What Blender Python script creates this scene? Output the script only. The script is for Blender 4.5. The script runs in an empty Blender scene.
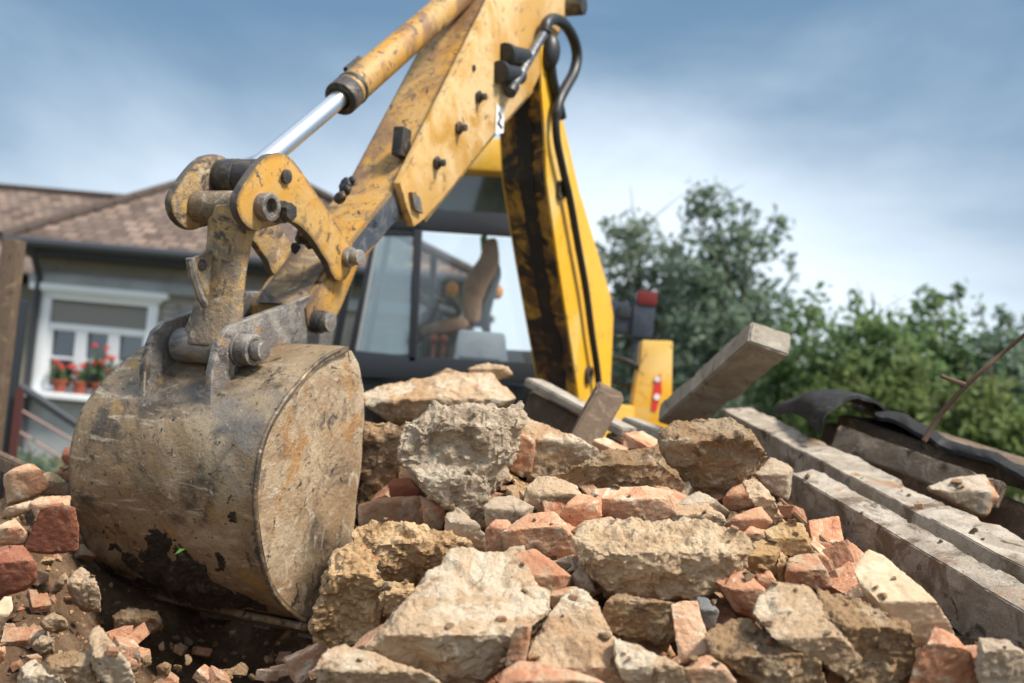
import bpy, bmesh, math, random
import numpy as np
from mathutils import Vector, Matrix, noise
R = math.radians
random.seed(7)
scene = bpy.context.scene
COL = scene.collection

# ------------------------------------------------------------------ camera
W, H, F = 1024, 683, 1000.0
PITCH, ROLL = math.atan(58.0 / F), R(5.0)
CAM = Vector((0, 0, 1.25))
fwd = Vector((0, math.cos(PITCH), math.sin(PITCH)))
up0 = Vector((0, -math.sin(PITCH), math.cos(PITCH)))
rgt = Vector((1, 0, 0)) * math.cos(ROLL) + up0 * math.sin(ROLL)
upv = -Vector((1, 0, 0)) * math.sin(ROLL) + up0 * math.cos(ROLL)
cd = bpy.data.cameras.new('camera')
cam = bpy.data.objects.new('camera', cd)
COL.objects.link(cam)
cam.matrix_world = Matrix(((rgt.x, upv.x, -fwd.x, CAM.x), (rgt.y, upv.y, -fwd.y, CAM.y), (rgt.z, upv.z, -fwd.z, CAM.z), (0, 0, 0, 1)))
cd.sensor_width = 36.0
cd.lens = 36.0 * F / W
cd.clip_start, cd.clip_end = 0.05, 3000
cd.dof.use_dof = True
cd.dof.focus_distance = 2.2
cd.dof.aperture_fstop = 2.25
cd.dof.aperture_blades = 7
scene.camera = cam

# ------------------------------------------------------------------ world, sun, exposure
SUN = Vector((0.50, -0.30, 0.80)).normalized()
world = bpy.data.worlds.new('World')
scene.world = world
world.use_nodes = True
wn, wl_ = world.node_tree.nodes, world.node_tree.links
wn.clear()
def wnode(t, **k):
    n = wn.new(t)
    for a_, v in k.items(): setattr(n, a_, v)
    return n
sky = wnode('ShaderNodeTexSky', sky_type='NISHITA', sun_disc=False)
sky.sun_elevation = math.asin(SUN.z)
sky.sun_rotation = math.atan2(SUN.x, SUN.y)
sky.air_density, sky.dust_density = 1.2, 2.0
tc = wnode('ShaderNodeTexCoord')
mp = wnode('ShaderNodeMapping')
mp.inputs['Scale'].default_value = (1.0, 1.0, 2.2)
mp.inputs['Location'].default_value = (0.35, 0.1, 0.22)
nz = wnode('ShaderNodeTexNoise')
nz.inputs['Scale'].default_value = 1.6
nz.inputs['Detail'].default_value = 7
nz.inputs['Roughness'].default_value = 0.52
nz.inputs['Distortion'].default_value = 0.4
vd = wnode('ShaderNodeVectorMath', operation='DISTANCE')      # the thin bright part of the cloud deck
vd.inputs[1].default_value = (0.10, 0.97, 0.06)
vs_ = wnode('ShaderNodeVectorMath', operation='MULTIPLY')
vs_.inputs[1].default_value = (0.55, 1.0, 1.3)
sc_ = wnode('ShaderNodeMapRange')
sc_.inputs['From Min'].default_value, sc_.inputs['From Max'].default_value = 0.10, 0.52
sc_.inputs['To Min'].default_value, sc_.inputs['To Max'].default_value = 0.36, -0.42
sc2 = wnode('ShaderNodeMapRange')                              # and the paler overcast overhead and behind
sc2.inputs['From Min'].default_value, sc2.inputs['From Max'].default_value = 0.60, 1.0
sc2.inputs['To Min'].default_value, sc2.inputs['To Max'].default_value = 0.0, 0.46
add0 = wnode('ShaderNodeMath', operation='ADD')
addn = wnode('ShaderNodeMath', operation='ADD')
rmp = wnode('ShaderNodeMapRange', interpolation_type='SMOOTHSTEP')
rmp.inputs['From Min'].default_value, rmp.inputs['From Max'].default_value = 0.16, 0.84
cl = wnode('ShaderNodeMix', data_type='RGBA')
cl.inputs['A'].default_value = (0.85, 1.6, 2.5, 1)     # blue grey cloud
cl.inputs['B'].default_value = (5.9, 6.6, 7.3, 1)     # bright cloud
mx = wnode('ShaderNodeMix', data_type='RGBA')
mx.inputs['Factor'].default_value = 0.86
bg = wnode('ShaderNodeBackground')
bg.inputs['Strength'].default_value = 0.10
wo = wnode('ShaderNodeOutputWorld')
wl_.new(tc.outputs['Generated'], mp.inputs['Vector'])
wl_.new(mp.outputs['Vector'], nz.inputs['Vector'])
wl_.new(tc.outputs['Generated'], vs_.inputs[0])
wl_.new(vs_.outputs[0], vd.inputs[0])
wl_.new(vd.outputs['Value'], sc_.inputs['Value'])
wl_.new(nz.outputs['Fac'], addn.inputs[0])
wl_.new(vd.outputs['Value'], sc2.inputs['Value'])
wl_.new(sc_.outputs['Result'], add0.inputs[0])
wl_.new(sc2.outputs['Result'], add0.inputs[1])
wl_.new(add0.outputs['Value'], addn.inputs[1])
wl_.new(addn.outputs['Value'], rmp.inputs['Value'])
wl_.new(rmp.outputs['Result'], cl.inputs['Factor'])
wl_.new(sky.outputs['Color'], mx.inputs['A'])
wl_.new(cl.outputs['Result'], mx.inputs['B'])
wl_.new(mx.outputs['Result'], bg.inputs['Color'])
wl_.new(bg.outputs['Background'], wo.inputs['Surface'])

sd = bpy.data.lights.new('sun', 'SUN')
sd.energy, sd.angle, sd.color = 3.7, R(12), (1.0, 0.92, 0.80)
sun = bpy.data.objects.new('sun', sd)
COL.objects.link(sun)
sun.rotation_euler = (-SUN).to_track_quat('-Z', 'Y').to_euler()
scene.view_settings.view_transform = 'Standard'
scene.view_settings.look = 'None'
scene.view_settings.exposure = 0.84
scene.view_settings.gamma = 1.0
scene.view_settings.use_curve_mapping = False
scene.render.engine = 'CYCLES'
scene.cycles.use_denoising = True
scene.cycles.max_bounces = 6
scene.cycles.transparent_max_bounces = 12

# ------------------------------------------------------------------ frames of reference
def P(px, py, d):
    return CAM + (fwd + rgt * ((px - W / 2) / F) + upv * ((H / 2 - py) / F)) * d
def ray(px, py):
    return fwd + rgt * ((px - W / 2) / F) + upv * ((H / 2 - py) / F)
def on_y(px, py, y):                       # where the sight line meets the upright plane at distance y
    d = ray(px, py)
    return CAM + d * (y / d.y)
TH = R(24)
AX = Vector((math.cos(TH), -math.sin(TH), 0))     # across the digging arm, towards the viewer's right
BX = Vector((math.sin(TH), math.cos(TH), 0))      # along the digging arm, away from the viewer
ZX = Vector((0, 0, 1))
AO = P(258, 470, 2.45)
def A(px, py, s):                          # sight line met with the arm-parallel plane s
    d = ray(px, py)
    t = (s + AX.dot(AO - CAM)) / AX.dot(d)
    return CAM + d * t
def shift(p, ds): return p + AX * ds

# ------------------------------------------------------------------ materials
MATS = {}
def mat(name, base, layers=(), bumps=(), rough=0.8, metal=0.0, rnd=0.0, spec=0.3, coord='Object', edge=None):
    """base colour, then layers (colour, scale, lo, hi, detail, distortion[, rough[, stretch]]) laid over it where a noise is high."""
    m = bpy.data.materials.new(name)
    m.use_nodes = True
    nt = m.node_tree; N = nt.nodes; L = nt.links
    b = N['Principled BSDF']
    b.inputs['Roughness'].default_value = rough
    b.inputs['Metallic'].default_value = metal
    b.inputs['Specular IOR Level'].default_value = spec
    t = N.new('ShaderNodeTexCoord'); oi = N.new('ShaderNodeObjectInfo')
    off = N.new('ShaderNodeVectorMath'); off.operation = 'MULTIPLY_ADD'
    comb = N.new('ShaderNodeCombineXYZ')
    for k in range(3): L.new(oi.outputs['Random'], comb.inputs[k])
    off.inputs[1].default_value = (31.7, 17.3, 23.1)
    L.new(comb.outputs[0], off.inputs[0])
    L.new(t.outputs[coord], off.inputs[2])
    vec = off.outputs[0]
    col = N.new('ShaderNodeRGB'); col.outputs[0].default_value = (*base, 1)
    cur = col.outputs[0]; rcur = None
    for i, ly in enumerate(layers):
        c, sc, lo, hi, det, dis = ly[:6]
        st = ly[7] if len(ly) > 7 else (1, 1, 1)
        v = vec
        mpn = N.new('ShaderNodeMapping'); mpn.inputs['Location'].default_value = (i * 5.3, i * 2.1, i * 7.7)
        mpn.inputs['Scale'].default_value = st
        L.new(v, mpn.inputs['Vector'])
        n = N.new('ShaderNodeTexNoise')
        n.inputs['Scale'].default_value = sc; n.inputs['Detail'].default_value = det
        n.inputs['Roughness'].default_value = 0.68; n.inputs['Distortion'].default_value = dis
        L.new(mpn.outputs[0], n.inputs['Vector'])
        r = N.new('ShaderNodeMapRange'); r.interpolation_type = 'SMOOTHSTEP'
        r.inputs['From Min'].default_value = lo; r.inputs['From Max'].default_value = hi
        L.new(n.outputs['Fac'], r.inputs['Value'])
        x = N.new('ShaderNodeMix'); x.data_type = 'RGBA'
        L.new(r.outputs['Result'], x.inputs['Factor']); L.new(cur, x.inputs['A'])
        x.inputs['B'].default_value = (*c, 1)
        cur = x.outputs['Result']
        if len(ly) > 6 and ly[6] is not None:
            y = N.new('ShaderNodeMix'); y.data_type = 'FLOAT'
            L.new(r.outputs['Result'], y.inputs['Factor'])
            if rcur is None: y.inputs['A'].default_value = rough
            else: L.new(rcur, y.inputs['A'])
            y.inputs['B'].default_value = ly[6]
            rcur = y.outputs['Result']
    if edge:
        ecol, erad, elo = edge
        bv = N.new('ShaderNodeBevel'); bv.samples = 4; bv.inputs['Radius'].default_value = erad
        ge = N.new('ShaderNodeNewGeometry'); dt = N.new('ShaderNodeVectorMath'); dt.operation = 'DOT_PRODUCT'
        L.new(bv.outputs[0], dt.inputs[0]); L.new(ge.outputs['Normal'], dt.inputs[1])
        e1 = N.new('ShaderNodeMapRange'); e1.inputs['From Min'].default_value = .995; e1.inputs['From Max'].default_value = .91
        L.new(dt.outputs['Value'], e1.inputs['Value'])
        en = N.new('ShaderNodeTexNoise'); en.inputs['Scale'].default_value = 24; en.inputs['Detail'].default_value = 7; L.new(vec, en.inputs['Vector'])
        e2 = N.new('ShaderNodeMapRange'); e2.inputs['From Min'].default_value = elo; e2.inputs['From Max'].default_value = elo + .14; L.new(en.outputs['Fac'], e2.inputs['Value'])
        em = N.new('ShaderNodeMath'); em.operation = 'MULTIPLY'; L.new(e1.outputs[0], em.inputs[0]); L.new(e2.outputs[0], em.inputs[1])
        ex = N.new('ShaderNodeMix'); ex.data_type = 'RGBA'; L.new(em.outputs[0], ex.inputs['Factor']); L.new(cur, ex.inputs['A']); ex.inputs['B'].default_value = (*ecol, 1); cur = ex.outputs['Result']
    if rnd:
        hs = N.new('ShaderNodeHueSaturation')
        a = N.new('ShaderNodeMapRange'); a.inputs['To Min'].default_value = 1 - rnd; a.inputs['To Max'].default_value = 1 + rnd
        L.new(oi.outputs['Random'], a.inputs['Value']); L.new(a.outputs['Result'], hs.inputs['Value'])
        L.new(cur, hs.inputs['Color']); cur = hs.outputs['Color']
    L.new(cur, b.inputs['Base Color'])
    if rcur is not None: L.new(rcur, b.inputs['Roughness'])
    prev = None
    for kind, sc, st, dist in bumps:
        if kind == 'v':
            n = N.new('ShaderNodeTexVoronoi'); n.inputs['Scale'].default_value = sc; o = n.outputs['Distance']
        elif kind == 'w':
            n = N.new('ShaderNodeTexWave'); n.inputs['Scale'].default_value = sc; n.inputs['Distortion'].default_value = 2.5; o = n.outputs['Fac']
            n.inputs['Detail'].default_value = 3
        else:
            n = N.new('ShaderNodeTexNoise'); n.inputs['Scale'].default_value = sc; n.inputs['Detail'].default_value = 8; n.inputs['Roughness'].default_value = 0.65; o = n.outputs['Fac']
        L.new(vec, n.inputs['Vector'])
        bp = N.new('ShaderNodeBump'); bp.inputs['Strength'].default_value = st; bp.inputs['Distance'].default_value = dist
        L.new(o, bp.inputs['Height'])
        if prev: L.new(prev, bp.inputs['Normal'])
        prev = bp.outputs['Normal']
    if prev: L.new(prev, b.inputs['Normal'])
    MATS[name] = m
    return m

DUST = (0.52, 0.385, 0.26)
mat('brick', (0.47, 0.215, 0.12), [((0.56, 0.30, 0.18), 9, .42, .62, 5, .5), ((0.30, 0.115, 0.065), 24, .55, .70, 5, .3), (DUST, 10, .47, .63, 9, 1.0), ((0.66, 0.54, 0.41), 17, .58, .67, 9, .8), ((0.14, 0.07, 0.045), 60, .64, .71, 4, .4)],
    [('n', 46, .9, .009), ('n', 210, .8, .004)], .92, rnd=.16)
mat('pale_brick', (0.52, 0.285, 0.17), [((0.58, 0.385, 0.255), 8, .40, .60, 6, .6), ((0.42, 0.19, 0.10), 15, .56, .66, 6, .5), ((0.68, 0.55, 0.41), 12, .51, .64, 9, 1.0), ((0.20, 0.11, 0.07), 62, .65, .71, 4, .4)],
    [('n', 46, .9, .009), ('n', 210, .8, .004)], .92, rnd=.12)
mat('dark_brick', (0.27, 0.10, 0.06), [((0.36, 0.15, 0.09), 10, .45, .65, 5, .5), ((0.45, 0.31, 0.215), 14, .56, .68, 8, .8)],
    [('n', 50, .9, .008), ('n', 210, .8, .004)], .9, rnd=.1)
mat('plaster', (0.56, 0.405, 0.265), [((0.50, 0.325, 0.19), 3.5, .47, .60, 9, 1.0), ((0.66, 0.555, 0.415), 8, .48, .60, 9, .8), ((0.33, 0.215, 0.13), 15, .55, .66, 9, 1.0), ((0.13, 0.085, 0.05), 48, .63, .70, 6, .6)],
    [('n', 20, 1, .02), ('n', 85, 1, .007), ('n', 230, 1, .0035)], .9, rnd=.08)
mat('mortar', (0.47, 0.33, 0.205), [((0.58, 0.44, 0.295), 7, .45, .60, 9, 1.2), ((0.23, 0.16, 0.10), 13, .53, .66, 9, .9), ((0.64, 0.545, 0.42), 24, .59, .67, 8, .7), ((0.10, 0.07, 0.045), 36, .62, .71, 7, .5)],
    [('n', 28, 1, .02), ('v', 95, .5, .008), ('n', 170, 1, .005)], .95, rnd=.12)
mat('rough_concrete', (0.44, 0.35, 0.255), [((0.56, 0.47, 0.36), 7, .45, .60, 9, 1.0), ((0.27, 0.205, 0.145), 11, .53, .66, 9, .9), ((0.66, 0.59, 0.49), 24, .59, .67, 8, .7), ((0.12, 0.09, 0.06), 36, .62, .71, 7, .5)],
    [('n', 28, 1, .018), ('v', 95, .45, .007), ('n', 170, 1, .005)], .95, rnd=.08)
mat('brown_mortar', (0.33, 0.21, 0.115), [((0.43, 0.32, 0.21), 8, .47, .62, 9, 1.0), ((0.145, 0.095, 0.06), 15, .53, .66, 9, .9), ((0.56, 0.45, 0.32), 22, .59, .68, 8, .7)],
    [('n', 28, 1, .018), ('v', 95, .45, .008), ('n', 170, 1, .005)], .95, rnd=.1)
mat('clay', (0.47, 0.30, 0.155), [((0.62, 0.435, 0.25), 9, .45, .60, 9, 1.0), ((0.29, 0.175, 0.085), 14, .53, .66, 9, .9), ((0.44, 0.17, 0.08), 10, .62, .70, 6, .6), ((0.12, 0.075, 0.045), 38, .63, .71, 6, .5)],
    [('n', 30, 1, .018), ('v', 80, .5, .009), ('n', 160, 1, .005)], .96, rnd=.08)
mat('grey_concrete', (0.42, 0.325, 0.235), [((0.48, 0.41, 0.325), 6, .45, .60, 9, .8), ((0.215, 0.165, 0.12), 13, .53, .66, 8, .8), ((0.56, 0.485, 0.39), 28, .58, .68, 8, .6)],
    [('n', 36, .9, .012), ('n', 200, .9, .004)], .93, rnd=.1)
mat('slate', (0.15, 0.15, 0.155), [((0.25, 0.24, 0.235), 9, .45, .65, 6, .5)], [('n', 60, .6, .005)], .8)
mat('lichen_brick', (0.44, 0.28, 0.135), [((0.55, 0.41, 0.23), 10, .45, .62, 7, .8), ((0.22, 0.125, 0.06), 14, .54, .66, 8, .8)],
    [('n', 40, 1, .015), ('n', 200, .8, .004)], .95)
mat('beam_concrete', (0.34, 0.29, 0.235), [((0.48, 0.42, 0.35), 5, .44, .58, 9, 1.0), ((0.19, 0.145, 0.105), 5, .50, .62, 9, 1.2), ((0.34, 0.185, 0.09), 4, .58, .70, 8, .8), ((0.11, 0.085, 0.065), 13, .57, .66, 9, 1.0), ((0.10, 0.08, 0.06), 50, .62, .70, 5, .3)],
    [('n', 26, .9, .013), ('n', 150, 1, .004)], .93)
mat('grey_wood', (0.30, 0.265, 0.22), [((0.40, 0.365, 0.31), 9, .42, .62, 7, .6), ((0.17, 0.135, 0.10), 13, .54, .68, 8, .6)],
    [('n', 30, .7, .010), ('n', 140, .6, .003)], .9)
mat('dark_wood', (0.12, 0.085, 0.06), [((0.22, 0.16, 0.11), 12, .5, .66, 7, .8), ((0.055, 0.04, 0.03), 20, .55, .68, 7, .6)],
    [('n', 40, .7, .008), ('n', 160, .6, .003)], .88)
mat('brown_wood', (0.21, 0.125, 0.07), [((0.31, 0.205, 0.125), 12, .5, .66, 7, .8), ((0.09, 0.06, 0.04), 20, .55, .68, 7, .6)],
    [('n', 40, .7, .008)], .88)
mat('pale_wood', (0.50, 0.375, 0.25), [((0.58, 0.47, 0.335), 12, .5, .66, 7, .8), ((0.33, 0.225, 0.14), 20, .58, .7, 7, .6)],
    [('n', 40, .5, .006)], .9)
mat('weathered_board', (0.20, 0.155, 0.115), [((0.31, 0.255, 0.20), 12, .46, .60, 9, .8), ((0.09, 0.065, 0.048), 18, .53, .65, 9, .8)],
    [('n', 36, 1, .014), ('n', 140, .8, .004)], .93)
mat('tar_felt', (0.022, 0.022, 0.024), [((0.06, 0.06, 0.062), 12, .52, .7, 8, .8), ((0.22, 0.2, 0.17), 40, .68, .76, 6, .4)],
    [('n', 14, .6, .02), ('n', 60, .8, .008), ('n', 260, .6, .002)], .85, spec=.3)
mat('earth', (0.125, 0.074, 0.042), [((0.21, 0.135, 0.08), 5, .45, .62, 8, .9), ((0.09, 0.055, 0.035), 8, .55, .68, 8, .9), ((0.38, 0.27, 0.175), 17, .6, .72, 8, .7)],
    [('n', 22, .9, .03), ('v', 60, .4, .012), ('n', 120, .8, .006)], .97)
mat('dark_soil', (0.042, 0.028, 0.018), [((0.11, 0.075, 0.046), 18, .5, .64, 9, .8)], [('n', 50, 1, .02), ('n', 180, .8, .006)], .98)
mat('meadow', (0.075, 0.085, 0.035), [((0.14, 0.115, 0.065), .6, .45, .6, 8, .8), ((0.05, 0.07, 0.022), 2.0, .5, .66, 8, .8)], [('n', 6, .8, .05)], .97)
# machine
EDGE = ((0.06, 0.046, 0.037), .028, .31)
mat('yellow_paint', (0.52, 0.272, 0.044), [((0.50, 0.335, 0.135), 3.0, .42, .60, 8, .8), ((0.46, 0.24, 0.05), 5, .52, .64, 8, .9), ((0.25, 0.155, 0.07), 16, .56, .66, 9, .6, .75), ((0.055, 0.042, 0.034), 28, .59, .66, 9, .6, .7), ((0.09, 0.07, 0.055), 60, .62, .67, 5, .5)],
    [('n', 45, .35, .005), ('n', 160, .35, .002)], .48, spec=.4, edge=EDGE)
mat('sun_yellow', (0.75, 0.41, 0.025), [((0.72, 0.50, 0.17), 2.0, .46, .66, 7, .5), ((0.42, 0.24, 0.045), 8, .58, .69, 9, .5), ((0.12, 0.08, 0.045), 22, .62, .69, 8, .4)],
    [('n', 60, .2, .003)], .42, spec=.4)
mat('pale_yellow_paint', (0.58, 0.345, 0.11), [((0.71, 0.505, 0.265), 2.4, .42, .60, 7, .5), ((0.50, 0.27, 0.05), 3.4, .50, .64, 8, .7), ((0.30, 0.19, 0.09), 16, .565, .66, 9, .5, .75), ((0.07, 0.05, 0.035), 46, .64, .69, 6, .5, .7)],
    [('n', 45, .3, .004), ('n', 160, .3, .0015)], .5, spec=.4, edge=((0.10, 0.075, 0.05), .012, .46))
mat('dipper_paint', (0.49, 0.25, 0.038), [((0.46, 0.285, 0.10), 4.0, .42, .58, 9, .8), ((0.23, 0.13, 0.06), 4, .46, .60, 9, .8), ((0.16, 0.11, 0.07), 15, .55, .64, 9, .7, .7), ((0.04, 0.033, 0.03), 26, .585, .65, 9, .6, .6), ((0.10, 0.075, 0.055), 55, .60, .66, 6, .5)],
    [('n', 45, .5, .006), ('n', 160, .5, .002)], .5, spec=.4, edge=EDGE)
mat('worn_yellow', (0.46, 0.29, 0.095), [((0.35, 0.24, 0.12), 8, .40, .54, 9, .9), ((0.20, 0.15, 0.105), 7, .46, .57, 9, 1.0, .6), ((0.065, 0.052, 0.045), 11, .52, .62, 9, 1.1, .55), ((0.46, 0.385, 0.29), 17, .57, .66, 9, .8), ((0.05, 0.04, 0.035), 55, .60, .66, 6, .6)],
    [('n', 40, .9, .008), ('n', 150, .8, .003)], .5, spec=.5, edge=((0.06, 0.05, 0.043), .016, .36))
mat('greasy_boom', (0.50, 0.285, 0.045), [((0.34, 0.18, 0.035), 5, .40, .56, 9, 1.0), ((0.13, 0.07, 0.03), 5, .44, .56, 9, 1.2, .5), ((0.028, 0.024, 0.024), 4.5, .50, .58, 9, 1.2, .4)],
    [('n', 50, .5, .006)], .5, spec=.5)
mat('grease', (0.018, 0.018, 0.022), [((0.05, 0.036, 0.022), 7, .5, .66, 8, .9), ((0.20, 0.10, 0.025), 8, .58, .68, 8, .9)], [('n', 50, .6, .006)], .42, spec=.5)
SCR = (1.6, 1.6, 9)
mat('bucket_steel', (0.275, 0.19, 0.11), [((0.42, 0.32, 0.205), 3.0, .45, .62, 9, .9), ((0.085, 0.064, 0.047), 2.8, .51, .63, 9, .9, .40), ((0.36, 0.215, 0.065), 7, .55, .67, 9, .6), ((0.48, 0.395, 0.285), 4.0, .555, .655, 9, .9, .40, SCR), ((0.21, 0.19, 0.17), 2.2, .52, .72, 9, .6, .34), ((0.07, 0.056, 0.046), 16, .57, .66, 9, .7, .5), ((0.52, 0.45, 0.36), 46, .62, .68, 7, 1.2, .38), ((0.05, 0.04, 0.034), 70, .60, .66, 5, .4)],
    [('n', 14, .6, .010), ('n', 70, .8, .005), ('n', 230, .6, .002)], .46, metal=.42, spec=.5, edge=((0.065, 0.052, 0.045), .020, .36))
mat('bucket_side', (0.385, 0.27, 0.165), [((0.54, 0.42, 0.285), 4.0, .42, .57, 9, 1.0), ((0.44, 0.25, 0.11), 5, .50, .62, 9, .8), ((0.15, 0.12, 0.095), 3.4, .525, .635, 9, 1.8, .42), ((0.62, 0.54, 0.43), 12, .56, .65, 9, 1.4, .5), ((0.07, 0.058, 0.05), 16, .585, .65, 9, 1.8, .45), ((0.64, 0.57, 0.48), 45, .62, .68, 7, 1.5, .4)],
    [('n', 14, .7, .010), ('n', 70, .9, .005), ('n', 230, .7, .002)], .48, metal=.3, spec=.5, edge=((0.62, 0.52, 0.40), .012, .38))
mat('worn_steel', (0.165, 0.152, 0.145), [((0.30, 0.275, 0.25), 8, .44, .60, 9, 1.0), ((0.07, 0.06, 0.054), 10, .52, .63, 9, .9, .5), ((0.34, 0.205, 0.085), 12, .58, .67, 9, .8), ((0.48, 0.43, 0.36), 26, .61, .69, 8, .8, .4)],
    [('n', 50, .9, .007), ('n', 170, .8, .003)], .46, metal=.4, spec=.5, edge=((0.50, 0.45, 0.38), .010, .44))
mat('plate_rim', (0.10, 0.082, 0.068), [((0.34, 0.21, 0.07), 14, .56, .66, 9, .7), ((0.045, 0.04, 0.037), 18, .52, .64, 9, .8), ((0.30, 0.26, 0.21), 40, .62, .69, 7, .5)], [('n', 60, .8, .005)], .5, metal=.25, spec=.5)
mat('dark_steel', (0.05, 0.047, 0.048), [((0.15, 0.12, 0.09), 12, .48, .62, 9, .8), ((0.025, 0.024, 0.024), 20, .55, .66, 8, .6)], [('n', 80, .7, .005)], .45, metal=.35, spec=.5)
mat('oily_steel', (0.085, 0.095, 0.115), [((0.22, 0.22, 0.225), 9, .46, .62, 9, .8), ((0.02, 0.02, 0.024), 10, .52, .63, 9, .8)], [('n', 80, .6, .004)], .36, metal=.4, spec=.5)
mat('chrome', (0.86, 0.87, 0.88), [], [], .30, metal=1.0)
mat('black_rubber', (0.018, 0.019, 0.022), [((0.05, 0.045, 0.04), 14, .55, .7, 6, .5)], [], .45, spec=.5)
mat('cab_frame', (0.022, 0.026, 0.034), [], [], .4, spec=.5)
mat('cab_grey', (0.34, 0.36, 0.40), [((0.27, 0.28, 0.31), 6, .45, .65, 5, .4)], [], .6)
mat('lamp_housing', (0.035, 0.048, 0.075), [((0.08, 0.09, 0.115), 8, .5, .7, 5, .4)], [], .5)
mat('red_plastic', (0.15, 0.022, 0.022), [], [], .35)
mat('orange_plastic', (0.80, 0.30, 0.03), [], [], .3)
mat('seat_fabric', (0.36, 0.215, 0.135), [((0.27, 0.155, 0.10), 9, .45, .65, 5, .4)], [], .85)
mat('seat_shell', (0.03, 0.033, 0.04), [], [], .6)
mat('warning_red', (0.62, 0.05, 0.04), [], [], .5)
mat('white_paint', (0.78, 0.79, 0.80), [((0.62, 0.63, 0.64), 5, .5, .7, 6, .5)], [], .55)
# house
mat('render_grey', (0.24, 0.218, 0.19), [((0.31, 0.285, 0.25), 1.2, .42, .62, 7, .6), ((0.16, 0.16, 0.16), 3, .55, .7, 7, .6)], [('n', 14, .6, .02), ('n', 60, .4, .006)], .93)
mat('block_course', (0.37, 0.355, 0.335), [((0.22, 0.21, 0.20), 2.2, .46, .6, 8, .6)], [('n', 30, .8, .01)], .95)
mat('render_pale', (0.37, 0.385, 0.40), [((0.30, 0.31, 0.315), 1.5, .45, .65, 7, .6)], [('n', 20, .4, .01)], .93)
mat('window_white', (0.80, 0.83, 0.86), [], [], .5)
mat('gutter_zinc', (0.055, 0.06, 0.07), [], [], .5, metal=.3)
mat('terracotta', (0.30, 0.085, 0.055), [], [], .85)
mat('faded_rope', (0.30, 0.20, 0.18), [], [], .8)
mat('stripe_red', (0.10, 0.035, 0.032), [], [], .7)
mat('petals', (0.48, 0.06, 0.045), [], [], .6)
mat('pot_leaf', (0.05, 0.09, 0.03), [], [], .6)
mat('blind', (0.25, 0.24, 0.23), [], [], .8)
mat('bark', (0.10, 0.08, 0.06), [((0.17, 0.145, 0.115), 7, .5, .68, 6, .5)], [('n', 30, .6, .01)], .92)
mat('twig_bark', (0.11, 0.07, 0.05), [], [], .85)
mat('leaf_cut', (0.13, 0.34, 0.05), [], [], .5)
mat('green_glass', (0.34, 0.48, 0.38), [], [], .2, spec=.6)
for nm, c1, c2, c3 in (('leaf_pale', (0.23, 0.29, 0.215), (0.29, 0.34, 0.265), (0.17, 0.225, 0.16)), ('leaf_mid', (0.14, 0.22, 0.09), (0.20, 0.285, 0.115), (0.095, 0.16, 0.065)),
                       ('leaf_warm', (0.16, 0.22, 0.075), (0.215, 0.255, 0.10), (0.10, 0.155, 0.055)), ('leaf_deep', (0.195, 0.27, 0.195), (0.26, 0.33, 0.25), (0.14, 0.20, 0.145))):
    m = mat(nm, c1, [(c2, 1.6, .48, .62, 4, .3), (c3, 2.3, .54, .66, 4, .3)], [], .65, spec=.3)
    nt = m.node_tree; b = nt.nodes['Principled BSDF']; o = nt.nodes['Material Output']
    tr = nt.nodes.new('ShaderNodeBsdfTranslucent'); ms = nt.nodes.new('ShaderNodeMixShader'); ms.inputs[0].default_value = .52
    nt.links.new(b.inputs['Base Color'].links[0].from_socket, tr.inputs['Color'])
    nt.links.new(b.outputs[0], ms.inputs[1]); nt.links.new(tr.outputs[0], ms.inputs[2]); nt.links.new(ms.outputs[0], o.inputs['Surface'])
def glass_mat(name, tint, gloss, dust, dustcol=(0.5, 0.6, 0.66)):
    m = bpy.data.materials.new(name); m.use_nodes = True
    nt = m.node_tree; N = nt.nodes; N.clear()
    o = N.new('ShaderNodeOutputMaterial'); t = N.new('ShaderNodeBsdfTransparent'); g = N.new('ShaderNodeBsdfGlossy')
    d = N.new('ShaderNodeBsdfDiffuse'); m1 = N.new('ShaderNodeMixShader'); m2 = N.new('ShaderNodeMixShader')
    t.inputs[0].default_value = (*tint, 1); g.inputs['Roughness'].default_value = .06; d.inputs[0].default_value = (*dustcol, 1)
    m1.inputs[0].default_value = gloss; m2.inputs[0].default_value = dust
    nt.links.new(t.outputs[0], m1.inputs[1]); nt.links.new(g.outputs[0], m1.inputs[2])
    nt.links.new(m1.outputs[0], m2.inputs[1]); nt.links.new(d.outputs[0], m2.inputs[2]); nt.links.new(m2.outputs[0], o.inputs[0])
    MATS[name] = m
glass_mat('cab_glass_clear', (0.93, 0.96, 0.97), .06, .03)
glass_mat('cab_glass_dusty', (0.62, 0.78, 0.82), .22, .05)
glass_mat('cab_glass_tinted', (0.16, 0.24, 0.27), .12, .08, (0.2, 0.3, 0.3))
glass_mat('house_glass', (0.10, 0.14, 0.2), .22, .1, (0.2, 0.3, 0.42))
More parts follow.
